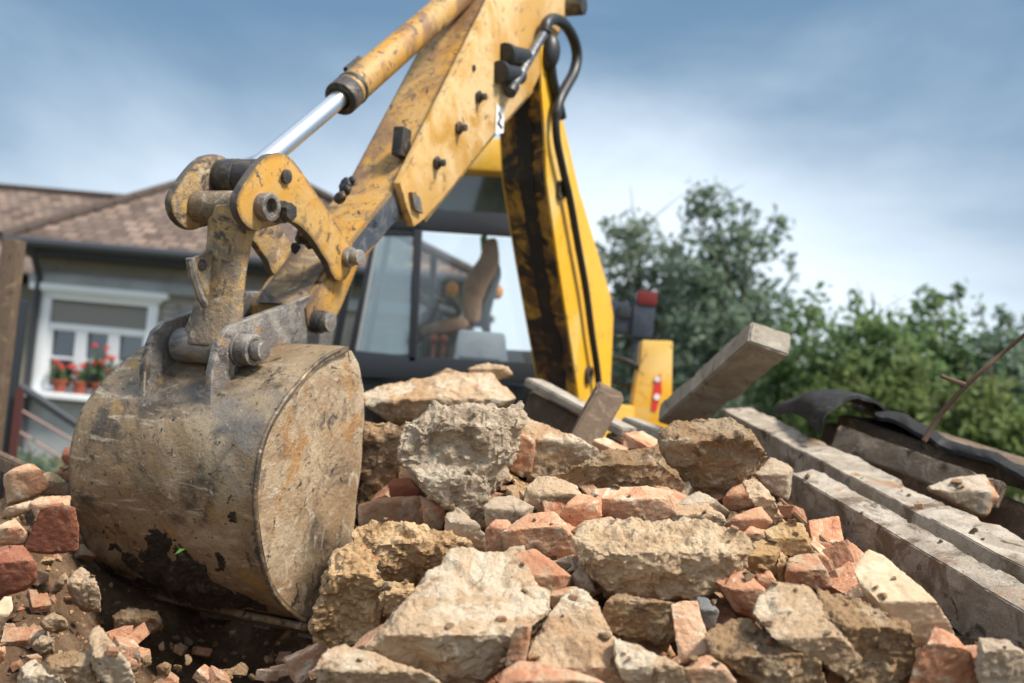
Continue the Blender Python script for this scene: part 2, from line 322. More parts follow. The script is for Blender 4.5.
# roof tiles: rows of clay tiles, each a little different
def tile_mat():
    m = mat('roof_tiles', (0.27, 0.185, 0.15), [], [], .9)
    nt = m.node_tree; N = nt.nodes; L = nt.links; b = N['Principled BSDF']
    uv = N.new('ShaderNodeUVMap'); uv.uv_map = 'UVMap'
    br = N.new('ShaderNodeTexBrick'); br.offset = .5
    for k, v in (('Scale', 1.0), ('Mortar Size', .018), ('Mortar Smooth', .3), ('Brick Width', .22), ('Row Height', .19), ('Bias', -.1)): br.inputs[k].default_value = v
    br.inputs['Color1'].default_value = (0.10, 0.07, 0.058, 1); br.inputs['Color2'].default_value = (0.28, 0.205, 0.165, 1); br.inputs['Mortar'].default_value = (0.06, 0.045, 0.04, 1)
    n = N.new('ShaderNodeTexNoise'); n.inputs['Scale'].default_value = 1.1; n.inputs['Detail'].default_value = 6
    x = N.new('ShaderNodeMix'); x.data_type = 'RGBA'; r = N.new('ShaderNodeMapRange')
    r.inputs['From Min'].default_value, r.inputs['From Max'].default_value, r.inputs['To Max'].default_value = .42, .7, .65
    L.new(uv.outputs[0], br.inputs['Vector']); L.new(uv.outputs[0], n.inputs['Vector']); L.new(n.outputs['Fac'], r.inputs['Value'])
    L.new(r.outputs[0], x.inputs['Factor']); L.new(br.outputs['Color'], x.inputs['A']); x.inputs['B'].default_value = (0.15, 0.12, 0.105, 1)
    L.new(x.outputs['Result'], b.inputs['Base Color'])
    bp = N.new('ShaderNodeBump'); bp.inputs['Strength'].default_value = .8; bp.inputs['Distance'].default_value = .03; bp.invert = True
    L.new(br.outputs['Fac'], bp.inputs['Height']); L.new(bp.outputs[0], b.inputs['Normal'])
tile_mat()

# ------------------------------------------------------------------ object helpers
def wloc(o):
    v = Vector((0, 0, 0))
    while o is not None: v = v + o.location; o = o.parent
    return v
def tag(o, label=None, cat=None, group=None, kind=None):
    for k, v in (('label', label), ('category', cat), ('group', group), ('kind', kind)):
        if v: o[k] = v
    return o
def thing(name, label, cat, loc, group=None):
    o = bpy.data.objects.new(name, None); COL.objects.link(o); o.location = loc; o.empty_display_size = .1
    return tag(o, label, cat, group)
class MB:
    def __init__(s): s.v, s.f = [], []
    def add(s, vs, fs):
        n = len(s.v); s.v += [Vector(v) for v in vs]; s.f += [tuple(n + i for i in f) for f in fs]; return s
    def prism(s, poly, vec):
        n = len(poly); vs = list(poly) + [p + vec for p in poly]
        return s.add(vs, [tuple(range(n)), tuple(range(2 * n - 1, n - 1, -1))] + [(i, i + n, (i + 1) % n + n, (i + 1) % n) for i in range(n)])
    def box(s, c, x, y, z):                 # centre and three half vectors
        c, x, y, z = Vector(c), Vector(x), Vector(y), Vector(z)
        return s.prism([c - x - y - z, c + x - y - z, c + x + y - z, c - x + y - z], z * 2)
    def abox(s, a, b):
        a, b = Vector(a), Vector(b); h = (b - a) / 2
        return s.box((a + b) / 2, (h.x, 0, 0), (0, h.y, 0), (0, 0, h.z))
    def tube(s, pts, rad, n=16, cap=True):
        pts = [Vector(p) for p in pts]; rads = rad if isinstance(rad, (list, tuple)) else [rad] * len(pts)
        rings = []; prev = None
        for i, p in enumerate(pts):
            d = (pts[min(i + 1, len(pts) - 1)] - pts[max(i - 1, 0)]).normalized()
            if prev is None:
                u = d.orthogonal().normalized()
            else:
                u = (prev - d * prev.dot(d)).normalized()
            prev = u; w = d.cross(u)
            rings.append([p + (u * math.cos(2 * math.pi * k / n) + w * math.sin(2 * math.pi * k / n)) * rads[i] for k in range(n)])
        vs = [v for r in rings for v in r]; fs = []
        for i in range(len(pts) - 1):
            fs += [(i * n + k, i * n + (k + 1) % n, (i + 1) * n + (k + 1) % n, (i + 1) * n + k) for k in range(n)]
        if cap: fs += [tuple(range(n - 1, -1, -1)), tuple(range((len(pts) - 1) * n, len(pts) * n))]
        return s.add(vs, fs)
    def ring(s, c, axis, r_out, r_in, half, n=24):
        c = Vector(c); axis = Vector(axis).normalized(); u = axis.orthogonal().normalized(); w = axis.cross(u)
        vs = []
        for (r, h) in ((r_out, -half), (r_out, half), (r_in, half), (r_in, -half)):
            vs += [c + axis * h + (u * math.cos(2 * math.pi * k / n) + w * math.sin(2 * math.pi * k / n)) * r for k in range(n)]
        fs = []
        for j in range(4):
            a_, b_ = j * n, ((j + 1) % 4) * n
            fs += [(a_ + k, a_ + (k + 1) % n, b_ + (k + 1) % n, b_ + k) for k in range(n)]
        return s.add(vs, fs)
    def torus(s, c, axis, r, t, n=32, m=10):
        c = Vector(c); axis = Vector(axis).normalized(); u = axis.orthogonal().normalized(); w = axis.cross(u)
        vs = []
        for i in range(n):
            a_ = 2 * math.pi * i / n; d = u * math.cos(a_) + w * math.sin(a_)
            vs += [c + d * (r + t * math.cos(2 * math.pi * j / m)) + axis * t * math.sin(2 * math.pi * j / m) for j in range(m)]
        return s.add(vs, [(i * m + j, ((i + 1) % n) * m + j, ((i + 1) % n) * m + (j + 1) % m, i * m + (j + 1) % m) for i in range(n) for j in range(m)])
    def ball(s, c, r, n=12, m=8):
        c = Vector(c); r = r if isinstance(r, (tuple, list)) else (r, r, r)
        vs = [c + Vector((0, 0, -r[2]))]
        for i in range(1, m):
            t = -math.pi / 2 + math.pi * i / m
            vs += [c + Vector((r[0] * math.cos(t) * math.cos(2 * math.pi * k / n), r[1] * math.cos(t) * math.sin(2 * math.pi * k / n), r[2] * math.sin(t))) for k in range(n)]
        vs.append(c + Vector((0, 0, r[2]))); e = len(vs) - 1
        fs = [(0, 1 + (k + 1) % n, 1 + k) for k in range(n)]
        for i in range(m - 2): fs += [(1 + i * n + k, 1 + i * n + (k + 1) % n, 1 + (i + 1) * n + (k + 1) % n, 1 + (i + 1) * n + k) for k in range(n)]
        fs += [(e, 1 + (m - 2) * n + k, 1 + (m - 2) * n + (k + 1) % n) for k in range(n)]
        return s.add(vs, fs)
    def mesh(s, name, org, bevel=0.0, seg=2, recalc=True, smooth=35):
        bm = bmesh.new()
        vs = [bm.verts.new(v - org) for v in s.v]
        for f in s.f:
            try: bm.faces.new([vs[i] for i in f])
            except ValueError: pass
        if recalc: bmesh.ops.recalc_face_normals(bm, faces=bm.faces)
        if bevel:
            es = [e for e in bm.edges if len(e.link_faces) == 2 and e.calc_face_angle(0) > R(38)]
            bmesh.ops.bevel(bm, geom=es, offset=bevel, segments=seg, affect='EDGES', profile=.6, clamp_overlap=True)
        me = bpy.data.meshes.new(name); bm.to_mesh(me); bm.free()
        if smooth:
            me.polygons.foreach_set('use_smooth', [True] * len(me.polygons))
            me.set_sharp_from_angle(angle=R(smooth))
        return me
    def build(s, name, m, parent=None, bevel=0.0, **k):
        org = Vector(np.mean(np.array([tuple(v) for v in s.v]), axis=0))
        me = s.mesh(name, org, bevel, **k); me.materials.append(MATS[m])
        o = bpy.data.objects.new(name, me); COL.objects.link(o)
        if parent is not None: o.parent = parent; o.location = org - wloc(parent)
        else: o.location = org
        return o
def catmull(pts, n=8):
    pts = [Vector(p) for p in pts]; q = [pts[0]] + pts + [pts[-1]]; out = []
    for i in range(1, len(q) - 2):
        for k in range(n):
            t = k / n
            out.append(.5 * ((2 * q[i]) + (q[i + 1] - q[i - 1]) * t + (2 * q[i - 1] - 5 * q[i] + 4 * q[i + 1] - q[i + 2]) * t * t + (3 * q[i] - q[i - 1] - 3 * q[i + 1] + q[i + 2]) * t ** 3))
    return out + [pts[-1]]

# ------------------------------------------------------------------ terrain: the mound the rubble lies on
CP = [(-60, 683, 1.95), (0, 683, 1.95), (150, 683, 1.85), (220, 683, 2.1), (300, 683, 2.0), (400, 683, 1.75), (600, 683, 1.75), (800, 683, 1.75), (1024, 683, 1.7), (1100, 640, 1.8),
      (40, 600, 2.25), (100, 640, 2.1), (130, 585, 2.75), (200, 625, 2.8), (300, 660, 2.4), (60, 520, 2.65), (20, 480, 3.0), (70, 480, 3.1),
      (450, 570, 2.05), (600, 560, 2.15), (700, 570, 2.15), (850, 580, 2.1), (960, 600, 2.05),
      (400, 490, 2.75), (480, 480, 2.6), (560, 490, 2.55), (650, 510, 2.45), (780, 520, 2.55), (900, 540, 2.6), (1010, 590, 2.4),
      (410, 440, 3.1), (520, 440, 3.0), (620, 450, 2.95), (720, 450, 3.0), (820, 450, 3.3), (1000, 520, 3.2),
      (450, 395, 3.5), (560, 415, 3.7), (640, 430, 3.7), (700, 425, 3.8), (800, 425, 3.9), (900, 450, 3.9), (1010, 490, 3.9)]
pts = [P(*c) for c in CP]
pts += [Vector(v) for v in ((-0.6, 2.9, .45), (-1.0, 2.75, .55), (-0.4, 2.55, .5), (-1.7, 3.7, .5), (-.9, 3.7, .7), (-2.6, 3.0, .35), (-2.4, 1.9, .3), (-2.0, .9, .3), (0, .8, .5), (1.5, .8, .5), (2.4, 1.4, .5), (3.2, 2.6, .35), (3.3, 3.8, .3),
                            (-.6, 4.6, .7), (.3, 4.8, .7), (1.2, 4.9, .7), (2.2, 4.9, .5), (-1.6, 5.0, .0), (-.4, 5.7, .0), (.6, 5.8, .0), (1.6, 6.0, .0), (2.8, 5.6, .0), (4.2, 4.4, .0), (-2.9, 4.3, .0), (-3.6, 2.6, .0), (-3.2, .6, .0), (0, -.6, .0), (2.6, 0, .0), (4.0, 1.5, .0), (4.3, 3, 0))]
XY = np.array([(p.x, p.y) for p in pts]); Zc = np.array([p.z for p in pts])
Kd = np.sqrt(((XY[:, None] - XY[None]) ** 2).sum(-1)) + np.eye(len(XY)) * 0
wts = np.linalg.solve(np.block([[-Kd + np.eye(len(XY)) * -.01, np.ones((len(XY), 1))], [np.ones((1, len(XY))), np.zeros((1, 1))]]), np.append(Zc, 0))
def hz(x, y):
    x = np.asarray(x, float); y = np.asarray(y, float)
    d = np.sqrt((x[..., None] - XY[:, 0]) ** 2 + (y[..., None] - XY[:, 1]) ** 2)
    return (-d) @ wts[:-1] + wts[-1]
DS = np.arange(1.3, 6.0, .02)
def surf(px, py):                           # distance at which a sight line meets the mound
    r = ray(px, py); z = CAM.z + r.z * DS; h = hz(CAM.x + r.x * DS, r.y * DS)
    k = np.nonzero(z < h)[0]
    return float(DS[k[0]]) if len(k) else None

# flat ground out to the horizon
g = MB()
n = 40
g.add([(-1500, -300, -.02), (1500, -300, -.02), (1500, 2500, -.02), (-1500, 2500, -.02)], [(0, 1, 2, 3)])
tag(g.build('ground', 'meadow'), kind='structure')
xs = np.arange(-3.7, 4.4, .03); ys = np.arange(-.7, 6.1, .03)
GX, GY = np.meshgrid(xs, ys); GZ = hz(GX, GY)
edge = np.minimum.reduce([GX - xs[0], xs[-1] - GX, GY - ys[0], ys[-1] - GY])
GZ = np.where(edge < .3, np.minimum(GZ, .0), GZ)
vs = []
for x, y, z in zip(GX.ravel(), GY.ravel(), GZ.ravel()):
    q = Vector((x, y, 0))
    lowr = .07 - .035 * min(max((-.55 - x) / .2, 0), 1) * min(max((2.7 - y) / .3, 0), 1) + .13 * min(max((x - .35) / .3, 0), 1) * min(max((y - 1.9) / .5, 0), 1) * (1 - .9 * min(max((x - .62 * y + .55) / .35, 0), 1)) + .12 * math.exp(-((x + .62) ** 2 + (y - 2.35) ** 2) / .10) + .08 * min(max((y - 3.0) / .4, 0), 1) * (1 if x > -.3 else 0)
    z -= lowr
    vs.append((x, y, max(z + .035 * noise.fractal(q * 5, .9, 2.1, 5) + .014 * noise.turbulence(q * 19, 3, True), -.01 - .05)))
nx = len(xs)
mb = MB(); mb.v = [Vector(v) for v in vs]
mb.f = [(j * nx + i, j * nx + i + 1, (j + 1) * nx + i + 1, (j + 1) * nx + i) for j in range(len(ys) - 1) for i in range(nx - 1)]
tag(mb.build('terrain', 'earth', recalc=False, smooth=180), kind='structure')
# ------------------------------------------------------------------ house behind on the left
HY = 13.0
def hp(px, py, y=HY): return on_y(px, py, y)
def build_house():
    ea, eb = hp(24, 243), hp(477, 288)             # eave corners on the street side
    x0, x1 = ea.x, eb.x; ze = (ea.z + eb.z) / 2
    house = thing('house', 'low grey rendered house with brown tiled hip roof and a white framed window', 'house', ((x0 + x1) / 2, HY + 3, 0))
    w = MB(); b = .28
    wx0, wx1 = x0 + .22, x1 - .22
    wa, wb = hp(50, 300).x, hp(152, 305).x; zt = hp(100, 303).z; zs = hp(72, 393).z; ztop = ze - .12
    # front wall with a real opening
    for (p, q) in (((wx0, -.1), (wa, ztop)), ((wb, -.1), (wx1, ztop)), ((wa, -.1), (wb, zs)), ((wa, zt), (wb, ztop))):
        w.abox((p[0], HY, p[1]), (q[0], HY + b, q[1]))
    w.abox((wx0, HY + b, -.1), (wx0 + b, HY + 6, ztop)); w.abox((wx1 - b, HY + b, -.1), (wx1, HY + 6, ztop)); w.abox((wx0 + b, HY + 5.7, -.1), (wx1 - b, HY + 6, ztop))
    w.build('wall', 'render_grey', house)
    # block courses as shallow raised bands
    m = MB(); z = .95
    while z < ztop - .45:
        for (p, q) in ((wx0 + .02, wa - .16), (wb + .16, wx1 - .02)): m.abox((p, HY - .012, z), (q, HY - .001, z + .055))
        z += .085
    tag(m.build('masonry_courses', 'block_course', house))
    m = MB(); m.abox((wx0 - .02, HY - .03, -.1), (wx1 + .02, HY - .002, zs - .12)); m.build('plinth', 'render_pale', house)
    m = MB(); m.abox((wx0 - .06, HY - .10, ztop - .36), (wx1 + .06, HY - .002, ztop - .24)); m.abox((wx0 - .04, HY - .06, ztop - .24), (wx1 + .04, HY - .003, ztop - .20)); m.build('cornice', 'render_pale', house, bevel=.01)
    m = MB(); m.abox((x0, HY - .35, ztop - .003), (x1, HY + 6.3, ztop + .05)); m.build('eaves_board', 'gutter_zinc', house)
    m = MB(); m.tube([(x0 - .05, HY - .42, ze), (x1 + .05, HY - .42, ze)], .075, 12); m.build('gutter', 'gutter_zinc', house)
    m = MB(); m.tube([(x0 + .3, HY - .42, ze - .02), (x0 + .3, HY - .10, ze - .4), (x0 + .3, HY - .09, 0)], .045, 10); m.build('downpipe', 'gutter_zinc', house)
    # hip roof
    def roof(rect, ze, zr, inset, hipl=True, hipr=True, name='roof', apx=None):
        xa, ya, xb, yb = rect; ym = (ya + yb) / 2
        A_, B_, C_, D_ = Vector((xa, ya, ze)), Vector((xb, ya, ze)), Vector((xb, yb, ze)), Vector((xa, yb, ze))
        E_ = Vector((xa + (inset if hipl else 0), ym, zr)); F_ = Vector((xb - (inset if hipr else 0), ym, zr))
        if apx is not None: E_ = apx - Vector((.03, 0, 0)); F_ = apx + Vector((.03, 0, 0))
        faces = [[A_, B_, F_, E_], [B_, C_, F_], [C_, D_, E_, F_], [D_, A_, E_]]
        me = bpy.data.meshes.new(name); bm = bmesh.new(); uvl = bm.loops.layers.uv.new('UVMap')
        org = (A_ + C_) / 2
        for fc in faces:
            f = bm.faces.new([bm.verts.new(v - org) for v in fc]); f.normal_update()
            e = (fc[1] - fc[0]).normalized(); nrm = f.normal; s_ = nrm.cross(e)
            for lp, v in zip(f.loops, fc): lp[uvl].uv = ((v - fc[0]).dot(e), (v - fc[0]).dot(s_))
        bmesh.ops.solidify(bm, geom=bm.faces[:], thickness=.06)
        bm.to_mesh(me); bm.free(); me.materials.append(MATS['roof_tiles'])
        o = bpy.data.objects.new(name, me); COL.objects.link(o); o.parent = house; o.location = org - wloc(house)
        rid = MB()
        for p, q in ((A_, E_), (B_, F_), (E_, F_), (D_, E_), (C_, F_)):
            k = max(int((q - p).length / .33), 1)
            for i in range(k):
                u_ = p.lerp(q, i / k); v_ = p.lerp(q, (i + 1.12) / k)
                rid.tube([u_ + Vector((0, 0, .02)), v_ + Vector((0, 0, .035))], [.075, .06], 8)
        rid.build('ridge_tiles', 'roof_tiles', o)
        return o
    span = x1 - x0
    apex = on_y(256, 163, HY + 2.95)
    roof((x0 - .1, HY - .4, x1 + .1, HY + 6.3), ze + .03, apex.z, span * .47, apx=apex)
    rx = on_y(200, 190, HY + 7.5).x
    roof((x0 - 7, HY + 4.6, rx + 1.6, HY + 10.4), ze + .03, on_y(60, 193, HY + 7.5).z, 2.0, False, True)
    m = MB(); m.abox((x0 - 6.7, HY + 5.2, -.1), (wx0 - .005, HY + 9.9, ztop)); m.build('rear_wing', 'render_grey', house)
    # window
    win = MB(); y0, y1 = HY - .05, HY + .10; t = .13
    ua, ub = wa - .10, wb + .10
    win.abox((ua, y0, zs), (ua + t, y1, zt)); win.abox((ub - t, y0, zs), (ub, y1, zt)); win.abox((ua, y0, zt), (ub, y1, zt + .10))
    wf = win.build('window', 'window_white', house, bevel=.008)
    m = MB(); m.abox((ua - .13, HY - .13, zt + .103), (ub + .13, HY - .003, zt + .19)); m.abox((ua - .06, HY - .09, zt + .06), (ub + .06, HY - .051, zt + .10)); m.build('cornice', 'window_white', wf, bevel=.01)
    m = MB(); m.abox((ua - .12, HY - .24, zs - .085), (ub + .12, HY - .003, zs - .004)); m.build('sill', 'window_white', wf, bevel=.01)
    ia, ib = ua + t, ub - t; ztr = zs + (zt - zs) * .72
    m = MB(); m.abox((ia, HY + .02, ztr), (ib, HY + .06, zt - .01)); m.build('roller_blind', 'blind', wf)
    m = MB(); fw_ = (ib - ia)
    for k in (0, 1, 2, 3):
        cx = ia + fw_ * k / 3; hw = .045 if k in (0, 3) else .075
        m.abox((max(cx - hw, ia), HY + .01, zs + .003), (min(cx + hw, ib), HY + .07, ztr))
    m.abox((ia, HY + .0, ztr - .06), (ib, HY + .075, ztr + .03)); m.abox((ia, HY + .005, zs + .001), (ib, HY + .072, zs + .07))
    m.abox((ia, HY + .015, zs + .42), (ib, HY + .065, zs + .46))
    m.build('frame', 'window_white', wf, bevel=.006)
    m = MB(); m.abox((ia, HY + .081, zs + .05), (ib, HY + .09, zt)); m.build('pane', 'house_glass', wf)
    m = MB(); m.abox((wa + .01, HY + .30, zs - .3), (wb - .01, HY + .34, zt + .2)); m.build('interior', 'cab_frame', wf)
    # geraniums on the sill
    for i, (px, lab) in enumerate(((64, 'terracotta pot with a low red geranium at the left end of the window sill'), (84, 'terracotta pot with a sparse red geranium in the middle of the sill'),
                                   (103, 'terracotta pot with a tall bushy red geranium on the house sill'), (122, 'terracotta pot of red geraniums at the right end of the sill, beside the bucket'))):
        x = hp(px, 385).x; zb = zs - .003; y = HY - .12
        t_ = thing('flower_pot', lab, 'flower pot', (x, y, zb), 'geranium pots on the window sill')
        m = MB(); m.tube([(x, y, zb), (x, y, zb + .02), (x, y, zb + .13), (x, y, zb + .135), (x, y, zb + .165)], [.06, .066, .088, .1, .1], 16); m.build('pot', 'terracotta', t_)
        rr = random.Random(40 + i); ht = (.28, .22, .48, .34)[i]
        st = MB(); lf = MB()
        for k in range((9, 6, 11, 9)[i]):
            tip = Vector((x + rr.uniform(-.17, .17), y + rr.uniform(-.08, .06), zb + .16 + ht * rr.uniform(.4, 1)))
            st.tube([(x + rr.uniform(-.03, .03), y, zb + .15), tip], .006, 5)
            if k % 2 == 0:
                pe = MB(); bl = [tip]
                for q in range(7):
                    bl.append(tip + Vector((rr.uniform(-.022, .022), rr.uniform(-.022, .022), rr.uniform(-.018, .018))))
                for q in bl: pe.ball(q, rr.uniform(.016, .024), 6, 4)
                pe.build('flower', 'petals', t_)
        for k in range(26):
            c = Vector((x + rr.uniform(-.13, .13), y + rr.uniform(-.07, .05), zb + .16 + rr.uniform(0, ht * .7)))
            u_ = Vector((rr.gauss(0, 1), rr.gauss(0, 1), rr.gauss(0, 1))).normalized(); v_ = u_.orthogonal().normalized()
            lf.add([c - u_ * .04, c + v_ * .035, c + u_ * .04, c - v_ * .035], [(0, 1, 2, 3)])
        st.build('stem', 'pot_leaf', t_); lf.build('foliage', 'pot_leaf', t_, recalc=False)
build_house()

# posts, rails and the low wall in front of the house
def post(name, lab, cat, px0, py0, py1, y, wpx, m, top=None, bevel=.01):
    wd = wpx / F * y; t0, b0 = on_y(px0, py0, y), on_y(px0 - (py1 - py0) * .03, py1, y)
    mb = MB(); mb.box(((t0.x + b0.x) / 2, y, t0.z / 2 - .05), (wd / 2, 0, 0), (0, wd / 2, 0), (0, 0, t0.z / 2 + .05))
    o = mb.build(name, m, None, bevel=bevel); tag(o, lab, cat); return o
post('timber_post', 'weathered brown square timber post at the left edge in front of the house', 'post', 6, 239, 440, 6.0, 17, 'dark_wood')
o = post('steel_post', 'thin dark steel post with a red stripe just right of the timber post', 'post', 17, 300, 448, 6.6, 8, 'cab_frame')
m = MB(); t0 = on_y(21, 388, 6.56); m.abox((t0.x - .02, 6.535, .3), (t0.x + .03, 6.552, t0.z)); m.build('red_stripe', 'stripe_red', o)
def rail(name, lab, cat, p, q, r, m, group=None):
    mb = MB(); mb.tube([p, q], r, 10); o = mb.build(name, m); tag(o, lab, cat, group)
rail('handrail', 'grey steel handrail sloping down below the window towards the bucket', 'handrail', on_y(20, 386, 10.5), on_y(118, 452, 10.5), .045, 'gutter_zinc')
rail('rope', 'faint upper rust red rope slanting in front of the pale plinth', 'rope', on_y(12, 405, 9.6), on_y(110, 462, 9.6), .012, 'faded_rope')
rail('rope', 'faint lower rust red rope slanting just above the bricks on the left', 'rope', on_y(10, 426, 9.4), on_y(100, 482, 9.4), .012, 'faded_rope')

# ------------------------------------------------------------------ backhoe loader
TY = 5.9                                             # near side of the cab
def tp(px, py, y=TY): return on_y(px, py, y)
mach = thing('backhoe_loader', 'worn yellow backhoe loader with its arm reaching over the rubble and bucket lowered', 'backhoe loader', (-.5, 6.4, 0))
def part(mbo, name, m, parent=mach, bevel=0.0, **k): return mbo.build(name, m, parent, bevel, **k)

def bucket():
    back = [(347, 346), (335, 350), (322, 357), (308, 369), (295, 384), (285, 396), (277, 408), (268, 423), (261, 440), (256, 460), (253, 482), (252, 505), (254, 527), (257, 548), (261, 566), (266, 582), (272, 595), (279, 604), (287, 612), (296, 619), (306, 624), (318, 628)]
    front = [(338, 596), (348, 556), (356, 512), (361, 466), (364, 424), (364, 390), (359, 363), (353, 351)]
    SW = -.605
    pb = [A(x, y, 0) for x, y in back]; pf = [A(x, y, 0) for x, y in front]
    pb = catmull(pb, 4)
    cen = sum(pb + pf, Vector()) / len(pb + pf)
    # shell: outer and inner skins, dented
    mb = MB(); NS = 70; th = .016
    def off(i):
        d = (pb[min(i + 1, len(pb) - 1)] - pb[max(i - 1, 0)]).normalized(); nn = d.cross(AX).normalized()
        return -nn if nn.dot(cen - pb[i]) < 0 else nn
    nrm = [off(i) for i in range(len(pb))]
    outer = []; inner = []
    for j in range(NS + 1):
        s = .006 + (SW - .012) * j / NS
        for i, p in enumerate(pb):
            q = shift(p, s); dn = .006 * noise.fractal(q * 3.5, 1, 2, 3) + .0022 * noise.noise(q * 24)
            if j in (0, NS): dn *= .3
            outer.append(q + nrm[i] * dn); inner.append(q + nrm[i] * (th + dn))
    nb = len(pb); mb.v = outer + inner; o2 = len(outer)
    for j in range(NS):
        for i in range(nb - 1):
            a_, b_, c_, d_ = j * nb + i, j * nb + i + 1, (j + 1) * nb + i + 1, (j + 1) * nb + i
            mb.f += [(a_, b_, c_, d_), (d_ + o2, c_ + o2, b_ + o2, a_ + o2)]
        for i in (0, nb - 1): mb.f.append((j * nb + i, (j + 1) * nb + i, (j + 1) * nb + i + o2, j * nb + i + o2))
    for j in (0, NS):
        for i in range(nb - 1): mb.f.append((j * nb + i, j * nb + i + 1, j * nb + i + 1 + o2, j * nb + i + o2))
    bk = part(mb, 'bucket', 'bucket_steel', smooth=50)
    # side plates: gridded so they can carry dents
    for s0, s1 in ((-.002, -.018), (SW + .002, SW + .018)):
        outl = [p + nrm[i] * .010 for i, p in enumerate(pb)] + pf
        bm = bmesh.new(); f = bm.faces.new([bm.verts.new(shift(p, s0) - cen) for p in outl])
        ext = bmesh.ops.extrude_face_region(bm, geom=[f]); bmesh.ops.translate(bm, verts=[v for v in ext['geom'] if isinstance(v, bmesh.types.BMVert)], vec=AX * (s1 - s0))
        bmesh.ops.triangulate(bm, faces=bm.faces[:])
        for _ in range(6):
            es = [e for e in bm.edges if e.calc_length() > .03]
            if not es: break
            bmesh.ops.subdivide_edges(bm, edges=es, cuts=1); bmesh.ops.triangulate(bm, faces=bm.faces[:])
        bmesh.ops.recalc_face_normals(bm, faces=bm.faces[:])
        for v in bm.verts: v.co += AX * (.007 * noise.fractal(v.co * 5, 1, 2, 3))
        me = bpy.data.meshes.new('side_plate'); bm.to_mesh(me); bm.free()
        me.polygons.foreach_set('use_smooth', [True] * len(me.polygons)); me.set_sharp_from_angle(angle=R(50))
        me.materials.append(MATS['bucket_side']); o = bpy.data.objects.new('side_plate', me); COL.objects.link(o); o.parent = bk; o.location = cen - wloc(bk)
    # wear strip along the mouth side edge and weld bead along the seam
    m = MB(); m.tube([shift(p, .004) - nrm[i] * -.004 for i, p in enumerate(pb)][3:], .0055, 8); part(m, 'weld_seam', 'bucket_steel', bk, smooth=60)
    # cutting edge and teeth
    lip, prv = pb[-1], pb[-5]; d = (lip - prv).normalized()
    m = MB(); m.prism([shift(lip - d * .10, .010), shift(lip + d * .045, .010), shift(lip + d * .045, SW - .010), shift(lip - d * .10, SW - .010)], -nrm[-1] * .020 ); part(m, 'cutting_edge', 'bucket_steel', bk, bevel=.004)
    for k in range(4):
        s = -.06 + (SW + .12) * k / 3; c = shift(lip + d * .05, s)
        m = MB(); w_ = AX * .032
        m.prism([c - w_ - nrm[-1] * .03, c + w_ - nrm[-1] * .03, c + w_ * .8 + d * .15 + nrm[-1] * .0, c - w_ * .8 + d * .15], nrm[-1] * .035); part(m, 'tooth', 'worn_steel', bk, bevel=.006)
    # ears
    ear = [(209, 428), (212, 372), (217, 350), (222, 336), (231, 326), (255, 316), (283, 306), (312, 294), (322, 294), (330, 301), (334, 313), (334, 330), (331, 352), (300, 384), (262, 396), (238, 404)]
    for s in (-.205, -.415 - .016):
        pl = [A(x, y, -.205) + AX * (s + .205) for x, y in ear]
        m = MB(); m.prism(pl, AX * -.022); part(m, 'ear', 'worn_steel', bk, bevel=.005)
    # link pin tube between ears, collars and bolts
    c0 = A(240, 349, -.205); r_ = .043
    m = MB(); m.tube([shift(c0, .045), shift(c0, .003)], r_ * .98, 28); m.ring(shift(c0, .047), AX, r_ * .98, r_ * .68, .004); part(m, 'pin_collar', 'worn_steel', bk, bevel=.004)
    m = MB(); m.tube([shift(c0, .082), shift(c0, .04)], r_ * .62, 24); part(m, 'pin', 'worn_steel', bk, bevel=.004)
    m = MB(); m.tube([shift(c0, -.285), shift(c0, -.235)], r_ * .7, 24); part(m, 'pin', 'dark_steel', bk, bevel=.004)
    c1 = A(314, 321, -.205)
    m = MB(); m.tube([shift(c1, .03), shift(c1, -.26)], .034, 24); part(m, 'pin_collar', 'dark_steel', bk, bevel=.004)
    m = MB(); m.tube([shift(c1, .062), shift(c1, .028)], .030, 20); part(m, 'pin', 'worn_steel', bk, bevel=.006)
    # stiffener straps welded over the back
    # lifting eye and scars
    return bk
BK = bucket()

S_IN = -.198                                             # right face of the inner dipper
def polyA(pl, s): return [A(x, y, s) for x, y in pl]
# boom
bm_poly = [(541, 38), (542, 90), (545, 126), (547, 180), (559, 265), (576, 373), (584, 440), (616, 440), (611, 388), (614, 317), (611, 295), (600, 258), (579, 187), (566, 130), (556, 90), (553, 45)]
m = MB(); m.prism(polyA(bm_poly, -.16), AX * -.225); BOOM = part(m, 'boom', 'sun_yellow', bevel=.012)
fr = [(541, 42), (542, 90), (545, 126), (547, 180), (559, 265), (576, 373), (583, 438)]
fp = polyA(fr, -.16)
m = MB()
for i in range(len(fp) - 1):
    a_, b_ = fp[i], fp[i + 1]
    m.prism([shift(a_, -.012) - BX * .004, shift(b_, -.012) - BX * .004, shift(b_, -.214) - BX * .004, shift(a_, -.214) - BX * .004], BX * .003)
part(m, 'front_plate', 'greasy_boom', BOOM)
fq = []
for i in range(len(fp) - 1): fq += [fp[i].lerp(fp[i + 1], t / 24) for t in range(24)]
fq.append(fp[-1]); lf_, rt_ = [], []
for i, q_ in enumerate(fq):
    w1 = .034 + .020 * noise.noise(Vector((i * .11, 0, 3))) + .010 * noise.noise(Vector((i * .5, 5, 3))); w2 = .034 + .020 * noise.noise(Vector((i * .11, 9, 3))) + .010 * noise.noise(Vector((i * .5, 7, 3)))
    lf_.append(shift(q_, -.098 + w1) - BX * .007); rt_.append(shift(q_, -.098 - w2) - BX * .007)
m = MB(); nq = len(fq); m.v = lf_ + rt_ + [v - BX * .005 for v in lf_ + rt_]
